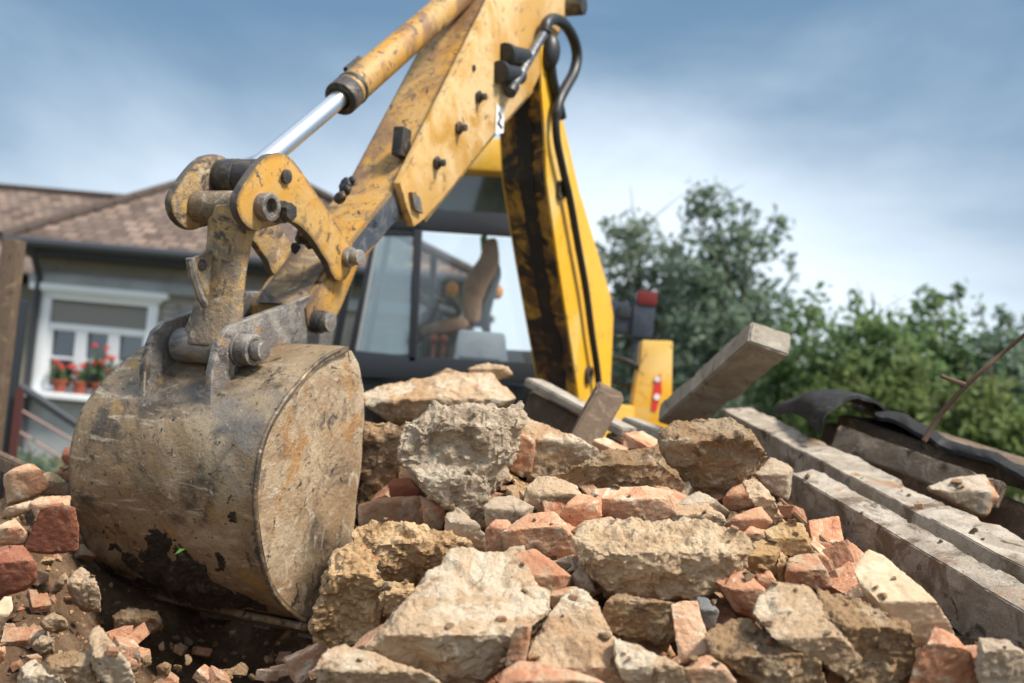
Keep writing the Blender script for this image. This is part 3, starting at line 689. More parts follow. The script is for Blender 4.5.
for i in range(nq - 1):
    m.f += [(i, i + 1, nq + i + 1, nq + i), (2 * nq + i, 3 * nq + i, 3 * nq + i + 1, 2 * nq + i + 1), (i, 2 * nq + i, 2 * nq + i + 1, i + 1), (nq + i, nq + i + 1, 3 * nq + i + 1, 3 * nq + i)]
m.f += [(0, nq, 3 * nq, 2 * nq), (nq - 1, 3 * nq - 1, 4 * nq - 1, 2 * nq - 1)]
part(m, 'grease_strip', 'grease', BOOM)
# inner dipper
inn = [(545, -110), (486, 7), (400, 181), (352, 241), (322, 283), (306, 308), (308, 326), (318, 334), (330, 330), (342, 308), (358, 268), (392, 226), (420, 200), (520, 90), (610, -110)]
m = MB(); m.prism(polyA(inn, S_IN), AX * -.207); DIP = part(m, 'dipper', 'dipper_paint', bevel=.008)
# dark oily side strip on the inner dipper
sd_ = [(399, 186), (384, 204), (353, 243), (349, 258), (362, 256), (392, 224), (414, 204)]
m = MB(); m.prism(polyA(sd_, S_IN + .001), AX * .003); part(m, 'slide_plate', 'oily_steel', DIP)
# greasy wear pad on the nose front
nose = [shift(A(x, y, S_IN), -.02) for x, y in ((352, 241), (322, 283), (307, 305))]
m = MB()
for i in range(2): m.prism([nose[i] - BX * .009, nose[i + 1] - BX * .009, shift(nose[i + 1], -.165) - BX * .009, shift(nose[i], -.165) - BX * .009], BX * .006)
part(m, 'nose_plate', 'worn_yellow', DIP, bevel=.003)
# lumps of grease stuck behind the link plate
for px, py, rr in ((300, 236, .03), (309, 242, .024), (293, 247, .02), (343, 186, .03), (338, 197, .024), (350, 181, .02)):
    c = A(px, py, -.25)
    m = MB(); m.ball(c, rr, 32, 24)
    m.v = [c + (v - c) * (.8 + .4 * noise.fractal(v * 22, .9, 2.1, 4)) for v in m.v]; m.v = [v - BX * (v - c).dot(BX) * .45 + BX * .012 for v in m.v]; part(m, 'grease_lump', 'grease', DIP, smooth=180)
# outer dipper
outp = [(400, 183), (406, 205), (414, 227), (425, 219), (443, 199), (493, 136), (533, 90), (546, 62), (556, 38), (574, 2), (625, -110), (546, -110), (489, 4)]
m = MB(); m.prism(polyA(outp, -.168), AX * -.028); OUT = part(m, 'outer_dipper', 'pale_yellow_paint', bevel=.006)
rb = polyA([(426, 222), (493, 138), (533, 92), (556, 40), (625, -110)], -.197)
m = MB()
for i in range(len(rb) - 1): m.prism([rb[i], rb[i + 1], shift(rb[i + 1], -.24), shift(rb[i], -.24)], (BX * -1 + ZX * .5) * .02)
part(m, 'rear_plate', 'yellow_paint', OUT)
for px, py in ((458, 128), (478, 97), (436, 163)):
    c = A(px, py, -.166)
    m = MB(); m.tube([c, shift(c, .012)], .024, 6); m.tube([shift(c, .012), shift(c, .035)], .013, 12); part(m, 'bolt', 'dark_steel', OUT, bevel=.002)
for px, py, rr in ((474, 68, .012), (414, 197, .016)):
    c = A(px, py, -.166); m = MB(); m.tube([shift(c, -.002), shift(c, .003)], rr, 14); part(m, 'bolt', 'dark_steel', OUT)
c = A(416, 203, -.16); m = MB(); m.box(c, AX * .008, (A(421, 206, -.16) - A(411, 200, -.16)) * .4, (A(418, 214, -.16) - A(414, 192, -.16)) * .4); part(m, 'latch', 'worn_steel', OUT, bevel=.004)
# white sticker with dark strokes
q = polyA([(496, 104), (504, 109), (503, 133), (495, 134)], -.166); m = MB(); m.prism(q, AX * .002); st = part(m, 'sticker', 'white_paint', OUT)
m = MB()
for (a_, b_) in (((499, 112), (501, 118)), ((501, 117), (498, 124)), ((498, 122), (502, 128))):
    p_, q_ = A(*a_, -.162), A(*b_, -.162); m.tube([p_, q_], .004, 6)
part(m, 'lettering', 'cab_frame', st)
# steel pipe, fittings
p_, q_ = A(548, 26, -.13), A(511, 90, -.13)
m = MB(); m.tube([p_, q_], .020, 14); part(m, 'hydraulic_pipe', 'oily_steel', OUT)
m = MB(); m.tube([q_ + (p_ - q_) * .06, q_ - (p_ - q_) * .04], .027, 14); part(m, 'pipe_cap', 'black_rubber', OUT, bevel=.004)
for px, py in ((516, 56), (510, 74)):
    c = A(px, py, -.15); d = A(px + 10, py + 2, -.15) - c
    m = MB(); m.tube([c - d * .9, c + d * .9], .038, 14); m.tube([c - d * 1.1, c - d * .7], .044, 14); part(m, 'fitting', 'black_rubber', OUT, bevel=.004)
c = A(549, 52, -.15); m = MB(); m.ball(c, (.05, .05, .085), 14, 10); part(m, 'fitting', 'black_rubber', OUT)
c = A(572, 6, -.15); m = MB(); m.tube([shift(c, -.1), shift(c, .06)], .045, 18); part(m, 'pivot_pin', 'dark_steel', OUT, bevel=.006)
hl = [A(x, y, -.125) for x, y in ((545, 32), (547, 23), (554, 19), (564, 24), (573, 38), (577, 55), (574, 72), (566, 87), (559, 101), (556, 118), (557, 140), (563, 170), (570, 200), (578, 245), (586, 290), (592, 335), (597, 368), (599, 388))]
m = MB(); m.tube(catmull(hl, 5), [.025] * 45 + [.018] * 41, 12); part(m, 'hose', 'black_rubber', BOOM)
hl = [A(x, y, -.14) for x, y in ((551, 62), (553, 80), (558, 100), (562, 118))]
m = MB(); m.tube(catmull(hl, 5), .022, 10); part(m, 'hose', 'black_rubber', BOOM)
for px, py in ((560, 190), (588, 375)):
    c = A(px, py, -.155); m = MB(); m.ring(c, AX, .045, .028, .015, 18); part(m, 'hose_clamp', 'dark_steel', BOOM)
hl = [A(x, y, -.3) for x, y in ((478, 20), (467, 28), (458, 40), (460, 52), (470, 54), (480, 40))]
m = MB(); m.tube(catmull(hl, 5), .014, 8); part(m, 'hose', 'oily_steel', DIP)
c = shift(A(412, 144, S_IN), -.03) - BX * .02; m = MB(); m.box(c, AX * .02, BX * .03, ZX * .05); part(m, 'wear_pad', 'dark_steel', DIP, bevel=.006)

# bucket cylinder with rod
pinR = A(284.6, 176.6, -.172); s_ax = -.305
pin = shift(pinR, s_ax + .172)
bar0 = A(345, 95, s_ax); bar1 = A(443, 10, s_ax); dv = (bar1 - bar0).normalized()
m = MB(); m.tube([bar0, bar0 + dv * 1.5], .054, 28); CYL = part(m, 'bucket_cylinder', 'dipper_paint', bevel=.004)
m = MB(); m.ring(bar0 - dv * .004, dv, .0565, .033, .028, 28); m.ring(bar0 + dv * .05, dv, .0575, .05, .008, 28); part(m, 'gland', 'dark_steel', CYL, bevel=.004)
m = MB(); m.tube([bar0 + dv * .2, pin], .029, 24); part(m, 'rod', 'chrome', CYL)
m = MB(); m.tube([shift(pin, -.06), shift(pin, .06)], .05, 24); part(m, 'rod_eye', 'dark_steel', CYL, bevel=.006)
m = MB(); pp = [bar0 + dv * t + Vector((-.052, -.03, .02)) for t in (.12, .16, .22)]; m.tube(pp, .010, 8); part(m, 'grease_nipple', 'dark_steel', CYL)

# link plates on the dipper end
lk = [(268, 155), (279, 152.6), (289, 156), (296, 163), (305, 175), (317, 193), (329, 211), (340, 228), (349, 241), (352.5, 250), (350, 257), (352, 268), (346, 279), (338, 281), (331, 272), (328, 263), (322, 254), (314, 241), (305, 230.5), (296, 223.5), (287.5, 221.5), (279, 225), (267, 228), (258, 231), (249, 228), (241, 219), (237, 207), (238, 195.5), (244, 184), (252, 172), (260, 162)]
for s in (-.170, -.388):
    pl = [p + AX * (s + .170) for p in polyA(lk, -.170)]
    m = MB(); m.prism(catmull(pl + [pl[0]], 3)[:-1], AX * -.026); LP = part(m, 'link_plate', 'yellow_paint' if s > -.3 else 'worn_yellow', bevel=.006)
    LP.data.materials.append(MATS['plate_rim'])
    for pg in LP.data.polygons:
        if abs(pg.normal.dot(AX)) < .9: pg.material_index = 1
    c = A(284.6, 176.6, -.170) + AX * (s + .170)
    if s > -.3:
        m = MB(); m.tube([shift(c, .002), shift(c, .012)], .020, 20); part(m, 'pin', 'dark_steel', LP, bevel=.003)
c = A(284.6, 176.6, -.170)
m = MB(); m.tube([shift(c, -.028), shift(c, -.217)], .042, 24); m.tube([shift(c, -.15), shift(c, -.217)], .052, 24); part(m, 'pin_bushing', 'dark_steel', bevel=.004)
# the link's upper tube runs through both plates
c = A(262, 207, -.170)
m = MB(); m.tube([shift(c, -.028), shift(c, -.217)], .044, 28); part(m, 'link_tube', 'worn_yellow', bevel=.003)
for sgn, s0 in ((1, 0), (-1, -.245)):
    m = MB(); m.ring(shift(c, s0 + sgn * .016), AX, .038, .023, .018, 28); b_ = part(m, 'pin_boss', 'worn_yellow' if sgn < 0 else 'worn_steel', bevel=.004)
    m = MB(); m.tube([shift(c, s0 + sgn * .002), shift(c, s0 + sgn * .012)], .022, 20); part(m, 'bore', 'dark_steel', b_)
c2 = A(277, 212, -.170)
m = MB(); m.tube([c2, shift(c2, .026)], .031, 20); m.tube([shift(c2, .026), shift(c2, .05)], .026, 6); part(m, 'bolt', 'dark_steel', bevel=.003)
c3 = A(347, 257, -.170)
m = MB(); m.tube([c3, shift(c3, .02)], .031, 20); m.tube([shift(c3, .02), shift(c3, .05)], .024, 20); part(m, 'bolt', 'worn_steel', bevel=.004)

# tipping link: forged arm between link tube and bucket pin
top_c, bot_c = shift(c, -.094), shift(A(240, 349, -.205), -.100)
prof = [(0.0, .068, .038), (.12, .066, .034), (.25, .062, .028), (.45, .062, .026), (.65, .066, .028), (.80, .074, .032), (.92, .088, .038), (1.0, .096, .042)]
dlk = (bot_c - top_c); fl = AX.cross(dlk.normalized()).normalized()
m = MB(); rings = []
for t, hw, ht in prof:
    cc = top_c + dlk * t
    rings.append([cc + AX * hw * sx * kx + fl * ht * sf * kf for sx, sf, kx, kf in ((-1, -1, 1, .6), (-.3, -1, 1, 1.25), (.3, -1, 1, 1.25), (1, -1, 1, .6), (1, 1, 1, 1), (-1, 1, 1, 1))])
vs = [v for r in rings for v in r]; k = 6
m.add(vs, [(i * k + j, i * k + (j + 1) % k, (i + 1) * k + (j + 1) % k, (i + 1) * k + j) for i in range(len(rings) - 1) for j in range(k)] + [tuple(range(k - 1, -1, -1)), tuple(range((len(rings) - 1) * k, len(rings) * k))])
LNK = part(m, 'tipping_link', 'worn_yellow', bevel=.010, seg=3)
m = MB(); m.tube([shift(bot_c, -.105), shift(bot_c, .108)], .047, 28); part(m, 'link_eye', 'worn_steel', LNK, bevel=.004)
gus = [(213, 247), (190, 258), (187, 262), (193, 280), (201, 301), (207, 308), (214, 290), (222, 262)]
m = MB(); sg = -.315; m.prism(polyA(gus, sg), AX * .020); GU = part(m, 'gusset', 'worn_yellow', LNK, bevel=.003)
m = MB(); e = polyA([(187, 258), (190, 276), (198, 298), (206, 309)], sg); m.tube([shift(p, .01) for p in e], .012, 8); part(m, 'gusset_rib', 'worn_steel', LNK)
cg = A(202, 265, sg + .021); m = MB(); m.tube([cg, shift(cg, .002)], .016, 16); part(m, 'hole', 'dark_steel', GU)

# kingpost and rear frame
m = MB()
kc = A(597, 420, -.28)
m.abox((kc.x - .16, kc.y - .05, .2), (kc.x + .2, kc.y + .45, tp(590, 402).z)); part(m, 'kingpost', 'sun_yellow', bevel=.02)
m = MB(); m.abox((-.9, 6.05, .55), (.55, 7.25, tp(450, 374).z - .02)); m.abox((.5, 5.95, .35), (.74, 7.3, .95)); CH = part(m, 'chassis', 'cab_frame', bevel=.03)
# stabiliser at the rear corner
sp = [(642, 340), (673, 341), (672, 400), (668, 470), (634, 470), (633, 402), (636, 380), (641, 360)]
m = MB(); m.prism([tp(x, y, 5.65) for x, y in sp], Vector((0, .16, 0))); ST = part(m, 'stabiliser', 'sun_yellow', bevel=.012)
m = MB(); m.abox((tp(640, 400, 5.7).x, 5.66, 0), (tp(668, 400, 5.7).x, 5.80, .6)); m.abox((tp(626, 400, 5.7).x, 5.55, 0), (tp(682, 400, 5.7).x, 5.95, .05)); part(m, 'stabiliser_foot', 'dark_steel', ST, bevel=.01)
ws = [tp(x, y, 5.646) for x, y in ((655, 376), (661, 374), (662, 392), (656, 412), (651, 410))]
m = MB(); m.prism(ws, Vector((0, .003, 0))); wsn = part(m, 'warning_decal', 'warning_red', ST)
for (x, y) in ((657.5, 379), (657, 397)):
    c = tp(x, y, 5.642); m = MB(); m.tube([c, c + Vector((0, .003, 0))], .018, 12); part(m, 'symbol', 'white_paint', wsn)
# rear work lamp cluster
def bx(pa, pb_, y, d, name, m_, par=mach, bv=.012):
    a_, b_ = tp(*pa, y), tp(*pb_, y); m = MB(); m.abox((min(a_.x, b_.x), y, min(a_.z, b_.z)), (max(a_.x, b_.x), y + d, max(a_.z, b_.z))); return part(m, name, m_, par, bevel=bv)
lm = bx((612, 301), (637, 334), 6.0, .16, 'work_lamp', 'lamp_housing')
bx((634, 300), (653, 339), 5.98, .14, 'tail_lamp', 'lamp_housing')
bx((638, 290), (657, 306), 5.97, .12, 'red_lamp', 'red_plastic')
bx((619, 306), (631, 318), 5.985, .02, 'lens', 'cab_frame', lm, .003)
bx((634, 334), (641, 366), 6.0, .05, 'lamp_post', 'lamp_housing')
hc = tp(622, 372, 5.75); m = MB(); m.torus(hc, Vector((.25, .55, .8)), .115, .015); part(m, 'hose_loop', 'black_rubber')

# cab, seen from its side
roofp = [(392, 132), (400, 126), (520, 140), (566, 150), (566, 176), (470, 170), (388, 160)]
m = MB(); m.prism([tp(x, y, TY - .05) for x, y in roofp], Vector((0, 1.4, 0))); CAB = part(m, 'cab_roof', 'sun_yellow', bevel=.03)
def cabpan(pl, d, name, mt, par, y=TY, bv=.006):
    m = MB(); m.prism([tp(x, yy, TY) + Vector((0, y - TY, 0)) for x, yy in pl], Vector((0, d, 0))); return part(m, name, mt, par, bevel=bv)
frame_y = (TY, TY + 1.25)
cf = thing('cab_frame', None, None, tp(440, 300) + Vector((0, .6, 0))); cf.parent = mach; cf.location = cf.location - wloc(mach)
hdr = [(366, 190), (446, 210), (552, 216), (555, 241), (509, 236), (420, 230), (360, 226)]
for y in frame_y:
    if y == TY: cabpan(hdr, .05, 'header', 'cab_frame', cf, y)
    else: cabpan([(366, 158), (550, 172), (550, 186), (364, 172)], .05, 'header', 'cab_frame', cf, y)
    cabpan([(368, 158), (376, 158), (338, 352), (331, 352)], .05, 'front_pillar', 'cab_frame', cf, y)
    cabpan([(414, 226), (422, 226), (416, 362), (408, 362)], .05, 'door_pillar', 'cab_frame', cf, y)
    cabpan([(552, 172), (562, 172), (560, 372), (549, 372)], .05, 'rear_pillar', 'cab_frame', cf, y)
    cabpan([(328, 352), (556, 364), (556, 384), (326, 376)], .05, 'sill_bar', 'cab_frame', cf, y)
for (pp, nm) in (((368, 160), 'front_beam'), ((334, 352), 'front_beam'), ((556, 174), 'rear_beam'), ((553, 372), 'rear_beam')):
    c = tp(*pp); m = MB(); m.abox((c.x - .03, TY + .052, c.z - .03), (c.x + .03, TY + 1.248, c.z + .03)); part(m, nm, 'cab_frame', cf)
cabpan([(378, 236), (412, 234), (408, 354), (356, 354)], .012, 'door_glass', 'cab_glass_dusty', mach, TY + .02, 0)
cabpan([(374, 234), (379, 234), (357, 354), (350, 354)], .03, 'glass_edge', 'render_pale', mach, TY + .012, .004)
cabpan([(421, 232), (552, 241), (549, 366), (415, 358)], .010, 'side_glass', 'cab_glass_clear', mach, TY + .02, 0)
cabpan([(368, 172), (552, 178), (552, 218), (366, 206)], .010, 'upper_glass', 'cab_glass_tinted', mach, TY + .02, 0)
for pl_ in ([(376, 228), (416, 230), (416, 236), (376, 235)], [(352, 350), (412, 356), (411, 362), (350, 358)], [(372, 234), (377, 234), (354, 356), (347, 356)]):
    cabpan(pl_, .035, 'door_frame', 'cab_frame', cf, TY + .008)
# seat, wheel and console inside
def inpan(pl, y, d, name, mt, par=mach, bv=.02):
    m = MB(); m.prism([tp(a_, b_, y) for a_, b_ in pl], Vector((0, d, 0))); return part(m, name, mt, par, bevel=bv)
SY = 6.35
seat = inpan([(420, 327), (446, 318), (466, 317), (470, 327), (452, 332), (420, 336)], SY, .48, 'seat', 'seat_fabric', bv=.03)
inpan([(462, 286), (470, 270), (479, 258), (483, 246), (486, 238), (497, 236), (499, 252), (497, 270), (488, 286), (482, 300), (480, 322), (468, 324), (463, 306)], SY + .02, .44, 'backrest', 'seat_fabric', seat, .035)
inpan([(499, 262), (501, 270), (494, 292), (489, 312), (490, 330), (481, 330), (483, 302), (490, 286)], SY + .06, .36, 'backrest_shell', 'seat_shell', seat, .02)
inpan([(480, 236), (487, 234), (488, 249), (481, 251)], SY + .1, .2, 'headrest_pad', 'leaf_cut', seat, .01)
inpan([(424, 338), (470, 334), (474, 356), (424, 356)], SY + .06, .36, 'seat_base', 'seat_shell', seat, .02)
c = tp(436, 300, SY + .1); m = MB(); m.torus(c, Vector((.45, -.35, .82)), .17, .020); WH = part(m, 'steering_wheel', 'seat_shell')
m = MB(); m.tube([c, c + Vector((-.18, .05, -.45))], .03, 10); part(m, 'column', 'seat_shell', WH)
for k in (0, 2.1, 4.2):
    u_ = Vector((.45, -.35, .82)).normalized(); e1 = u_.orthogonal().normalized(); e2 = u_.cross(e1)
    m = MB(); m.tube([c, c + (e1 * math.cos(k) + e2 * math.sin(k)) * .165], .012, 8); part(m, 'spoke', 'seat_shell', WH)
inpan([(421, 312), (436, 308), (446, 322), (450, 360), (420, 360)], 6.75, .25, 'dashboard', 'seat_shell', bv=.02)
inpan([(416, 345), (552, 352), (550, 374), (414, 368)], 7.05, .06, 'far_panel', 'cab_frame', bv=.01)
con = inpan([(458, 329), (505, 333), (508, 366), (453, 364)], 6.02, .28, 'console', 'cab_grey', bv=.025)
inpan([(459, 356), (500, 359), (500, 363), (459, 361)], 6.012, .01, 'vent', 'cab_frame', con, .002)
for px, py in ((452, 289), (497, 292)):
    c = tp(px, py, 7.22); m = MB(); m.ball(c, (.045, .04, .055), 12, 10); part(m, 'indicator_lamp', 'orange_plastic')
for px in (434, 444):
    c = tp(px, 339, 6.2); m = MB(); m.tube([c - Vector((0, 0, .12)), c], .012, 8); m.ball(c, .03, 12, 8); part(m, 'control_lever', 'terracotta')
# bonnet, wheels (behind bucket and rubble)
m = MB(); m.prism([Vector((-1.02, 6.15, .6)), Vector((-1.02, 6.15, 1.36)), Vector((-2.25, 6.15, 1.22)), Vector((-2.35, 6.15, .6))], Vector((0, 1.0, 0))); part(m, 'bonnet', 'sun_yellow', bevel=.05)
for x, y, r_, w_ in ((-.1, 5.62, .62, .3), (-.1, 7.3, .62, .3), (-2.05, 5.75, .45, .28), (-2.05, 7.25, .45, .28)):
    m = MB(); c = Vector((x, y, r_)); m.ring(c + Vector((0, w_ / 2, 0)), (0, 1, 0), r_, r_ * .55, w_ / 2, 40); wh = part(m, 'tyre', 'black_rubber', bevel=.03)
    m = MB(); m.ring(c + Vector((0, w_ / 2, 0)), (0, 1, 0), r_ * .545, r_ * .2, w_ * .3, 30); m.tube([c + Vector((0, w_ * .3, 0)), c + Vector((0, w_ * .7, 0))], r_ * .22, 20); part(m, 'rim', 'white_paint', wh)
# clump of soil stuck to the bucket with a scrap of leaf
def soil():
    n1, n2 = 130, 110; i0, i1 = 20, len(SOILP) - 1; v0 = []; v1 = []
    for a in range(n1 + 1):
        s = -.055 - .53 * a / n1
        for b in range(n2 + 1):
            f = i0 + (i1 - i0) * b / n2; k = min(int(f), len(SOILP) - 2); p = SOILP[k].lerp(SOILP[k + 1], f - k) + AX * s
            tg = (SOILP[k + 1] - SOILP[k]).normalized(); nn = tg.cross(AX); nn = nn if nn.dot(BX) < 0 else -nn
            hgt = b / n2; cx_ = (s + .30) / .15
            w_ = 1.15 * math.exp(-cx_ * cx_) * min(1, max(0, (hgt - .10) * 2.2)) + .75 * max(0, hgt - .62) * 2.2 - .42
            t = .028 * (w_ + .55 * noise.fractal(p * 14, .8, 2.1, 5)) + .007 * noise.turbulence(p * 70, 3, True) - .004
            v0.append(p + nn * min(max(t, -.006), .034))
    mb = MB(); mb.v = v0; w_ = n2 + 1
    mb.f = [(a * w_ + b, a * w_ + b + 1, (a + 1) * w_ + b + 1, (a + 1) * w_ + b) for a in range(n1) for b in range(n2)]
    o = mb.build('soil_clump', 'dark_soil', None, recalc=False, smooth=180); tag(o, 'clump of damp dark soil stuck low on the back of the bucket', 'soil')
    return o
_b = [(261, 440), (256, 460), (253, 482), (252, 505), (254, 527), (257, 548), (261, 566), (266, 582), (272, 595), (279, 604), (287, 612)]
SOILP = catmull([A(x, y, .0) for x, y in _b], 6)
soil()
cl_ = P(203, 549, 2.5)
i = min(range(len(SOILP)), key=lambda j: abs((SOILP[j] + AX * -.25 - CAM).dot(upv) / (SOILP[j] + AX * -.25 - CAM).dot(fwd) - (H / 2 - 551) / F))
cl_ = SOILP[i] + AX * -.235 - BX * .045
m = MB(); m.prism([cl_, cl_ + Vector((.012, -.006, .006)), cl_ + Vector((.026, -.004, .016)), cl_ + Vector((.010, -.002, .014))], Vector((0, .0015, .001)))
tag(m.build('leaf', 'leaf_cut'), 'small bright green leaf caught on the soil clump of the bucket', 'leaf')
# ------------------------------------------------------------------ trees and shrubs beyond the site
def tree(name, lab, cat, base, blobs, nleaf, ls, m, seed, group=None, trunk_r=.12, sticks=0):
    rr = random.Random(seed); base = Vector(base)
    t = thing(name, lab, cat, base, group); NL = 15
    tk = MB(); top = max(blobs, key=lambda b: b[2])
    cx = sum(b[0] for b in blobs) / len(blobs); cy = sum(b[1] for b in blobs) / len(blobs)
    fork = Vector((base.x + (cx - base.x) * .4, base.y, base.z + (top[2] - base.z) * .35))
    tk.tube(catmull([base - Vector((0, 0, .1)), base.lerp(fork, .5) + Vector((rr.uniform(-.1, .1), 0, 0)), fork], 4), [trunk_r * (1 - .045 * i) for i in range(9)], 10)
    for b in blobs:
        e = Vector(b[:3]) + Vector((0, 0, b[5] * .6)); mid = fork.lerp(e, .5) + Vector((rr.uniform(-.25, .25), rr.uniform(-.25, .25), rr.uniform(-.05, .25)))
        pl = catmull([fork - Vector((0, 0, .1)), mid, e], 5); tk.tube(pl, [trunk_r * .55 * (1 - .9 * i / (len(pl) - 1)) for i in range(len(pl))], 6)
        for k in range(9):
            q = pl[rr.randrange(3, len(pl))]; d = Vector((rr.gauss(0, 1) * b[3], rr.gauss(0, 1) * b[4], abs(rr.gauss(0, 1)) * b[5])) * .6
            tk.tube([q, q + d * .5 + Vector((0, 0, .05)), q + d], [trunk_r * .16, trunk_r * .1, trunk_r * .03], 5)
    tk.build('trunk', 'bark', t)
    vol = [b[3] * b[4] * b[5] for b in blobs]; tot = sum(vol)
    V = []; Fc = []
    for b, v in zip(blobs, vol):
        nc = max(int(nleaf * v / tot / NL), 4)
        for _ in range(nc):
            while True:
                u = Vector((rr.gauss(0, 1), rr.gauss(0, 1), rr.gauss(0, 1)))
                if u.length > .01: break
            rad = rr.uniform(.25, 1) ** .5 * (1 + .16 * rr.gauss(0, 1)); u = u.normalized() * rad
            c = Vector((b[0] + u.x * b[3], b[1] + u.y * b[4], b[2] + u.z * b[5]))
            cr = rr.uniform(.10, .26) * (b[3] ** .5)
            for _ in range(NL):
                p = c + Vector((rr.gauss(0, cr), rr.gauss(0, cr), rr.gauss(0, cr * .75)))
                n_ = (Vector((rr.gauss(0, 1), rr.gauss(0, 1), rr.gauss(.6, 1)))).normalized(); a_ = n_.orthogonal().normalized(); a_.rotate(Matrix.Rotation(rr.uniform(0, 6.28), 3, n_)); b_ = n_.cross(a_)
                L_ = ls * rr.uniform(.6, 1.4); k = len(V)
                V += [p - a_ * L_, p + b_ * L_ * .5, p + a_ * L_, p - b_ * L_ * .5]; Fc.append((k, k + 1, k + 2, k + 3))
    mb = MB(); mb.v = V; mb.f = Fc
    cr_ = mb.build('crown', m, t, recalc=False, smooth=0)
    cr_['kind'] = 'stuff' if False else 'thing'
    del cr_['kind']
    for k in range(sticks):
        b = rr.choice(blobs); p = Vector((b[0] + rr.uniform(-.7, .7) * b[3], b[1], b[2] + b[5] * .5)); d = Vector((rr.uniform(-.5, .5), 0, rr.uniform(.7, 1.2))) * b[5] * 1.2
        m_ = MB(); pl = catmull([p, p + d * .5 + Vector((.05, 0, 0)), p + d + Vector((d.x * .6, 0, -.1))], 4); m_.tube(pl, [.014 * (1 - .08 * i) for i in range(len(pl))], 5); shoot = m_.build('shoot', 'bark', t)
        lv = MB()
        for _ in range(34):
            q = pl[rr.randrange(2, len(pl))] + Vector((rr.gauss(0, .05), rr.gauss(0, .05), rr.gauss(0, .05))); a_ = Vector((rr.gauss(0, 1), rr.gauss(0, 1), rr.gauss(0, 1))).normalized(); b_ = a_.orthogonal().normalized()
            lv.add([q - a_ * ls, q + b_ * ls * .5, q + a_ * ls, q - b_ * ls * .5], [(0, 1, 2, 3)])
        lv.build('leaves', m, shoot, recalc=False, smooth=0)
    return t
def blob(px, py, y, rpx, rz=1.0, dy=0):
    c = on_y(px, py, y); r = rpx / F * y
    return (c.x, c.y + dy, c.z, r, r * .9, r * rz)
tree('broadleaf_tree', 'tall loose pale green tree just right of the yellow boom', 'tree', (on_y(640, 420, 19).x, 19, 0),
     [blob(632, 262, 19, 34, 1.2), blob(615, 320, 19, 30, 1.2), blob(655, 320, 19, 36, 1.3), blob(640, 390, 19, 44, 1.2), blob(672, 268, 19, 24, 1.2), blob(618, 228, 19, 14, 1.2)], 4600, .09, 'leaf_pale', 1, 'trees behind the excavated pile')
tree('broadleaf_tree', 'tallest darker green tree with a pointed crown, above the jutting beam', 'tree', (on_y(715, 440, 18).x, 18, 0),
     [blob(708, 215, 18, 24, 1.5), blob(700, 262, 18, 34, 1.2), blob(744, 258, 18, 30, 1.2), blob(722, 315, 18, 46, 1.1), blob(768, 310, 18, 26, 1.3), blob(775, 222, 18, 12, 1.6), blob(720, 390, 18, 54, 1.0), blob(742, 216, 18, 13, 1.5)], 6400, .08, 'leaf_deep', 2, 'trees behind the excavated pile', sticks=2)
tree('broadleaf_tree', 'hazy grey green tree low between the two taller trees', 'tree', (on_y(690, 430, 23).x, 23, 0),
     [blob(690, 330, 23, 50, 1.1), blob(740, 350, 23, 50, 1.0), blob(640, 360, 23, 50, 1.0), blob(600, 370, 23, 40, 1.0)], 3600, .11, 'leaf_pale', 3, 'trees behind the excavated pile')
for i, (px, py, r_, m, lab, y) in enumerate((
    (805, 355, 44, 'leaf_mid', 'mid green shrub above the far end of the long concrete beam', 14.5),
    (868, 350, 46, 'leaf_mid', 'leafy green shrub behind the black roofing felt with arching shoots', 13.5),
    (935, 350, 46, 'leaf_mid', 'green shrub with a tall leafy shoot left of the bare branch', 14.2),
    (1000, 372, 42, 'leaf_deep', 'dark green shrub at the right edge behind the bare branch', 13.8),
    (770, 400, 44, 'leaf_pale', 'pale green bush just behind the tip of the jutting beam', 16.5),
    (905, 412, 40, 'leaf_warm', 'low yellowish green bush between felt and bare branch', 12.6),
    (985, 422, 42, 'leaf_warm', 'low olive bush under the bare branch at the right', 12.2),
    (840, 408, 34, 'leaf_warm', 'low yellow green bush left of the black roofing felt', 13.0),
    (1060, 380, 50, 'leaf_mid', 'green shrub cut by the right edge of the photo', 15.0))):
    tree('shrub', lab, 'shrub', (on_y(px, 450, y).x, y, 0), [blob(px, py, y, r_, .95), blob(px - r_ * .6, py + 28, y, r_ * .8, .9, .3), blob(px + r_ * .55, py + 30, y, r_ * .8, .9, -.3), blob(px + 6, py - r_ * .8, y, r_ * .42, 1.1), blob(px, py + 62, y, r_ * .9, .9)],
         2700, .07, m, 20 + i, 'shrubs along the far side of the site', .07, sticks=4 if i in (1, 2, 3) else 1)
# weeds against the house behind the bricks
tree('shrub', 'small dull green weed bush against the house plinth left of the bucket', 'shrub', (on_y(35, 460, 9).x, 9, 0), [blob(26, 466, 9, 11, .7), blob(46, 470, 9, 10, .7)], 300, .04, 'leaf_deep', 60, None, .02)

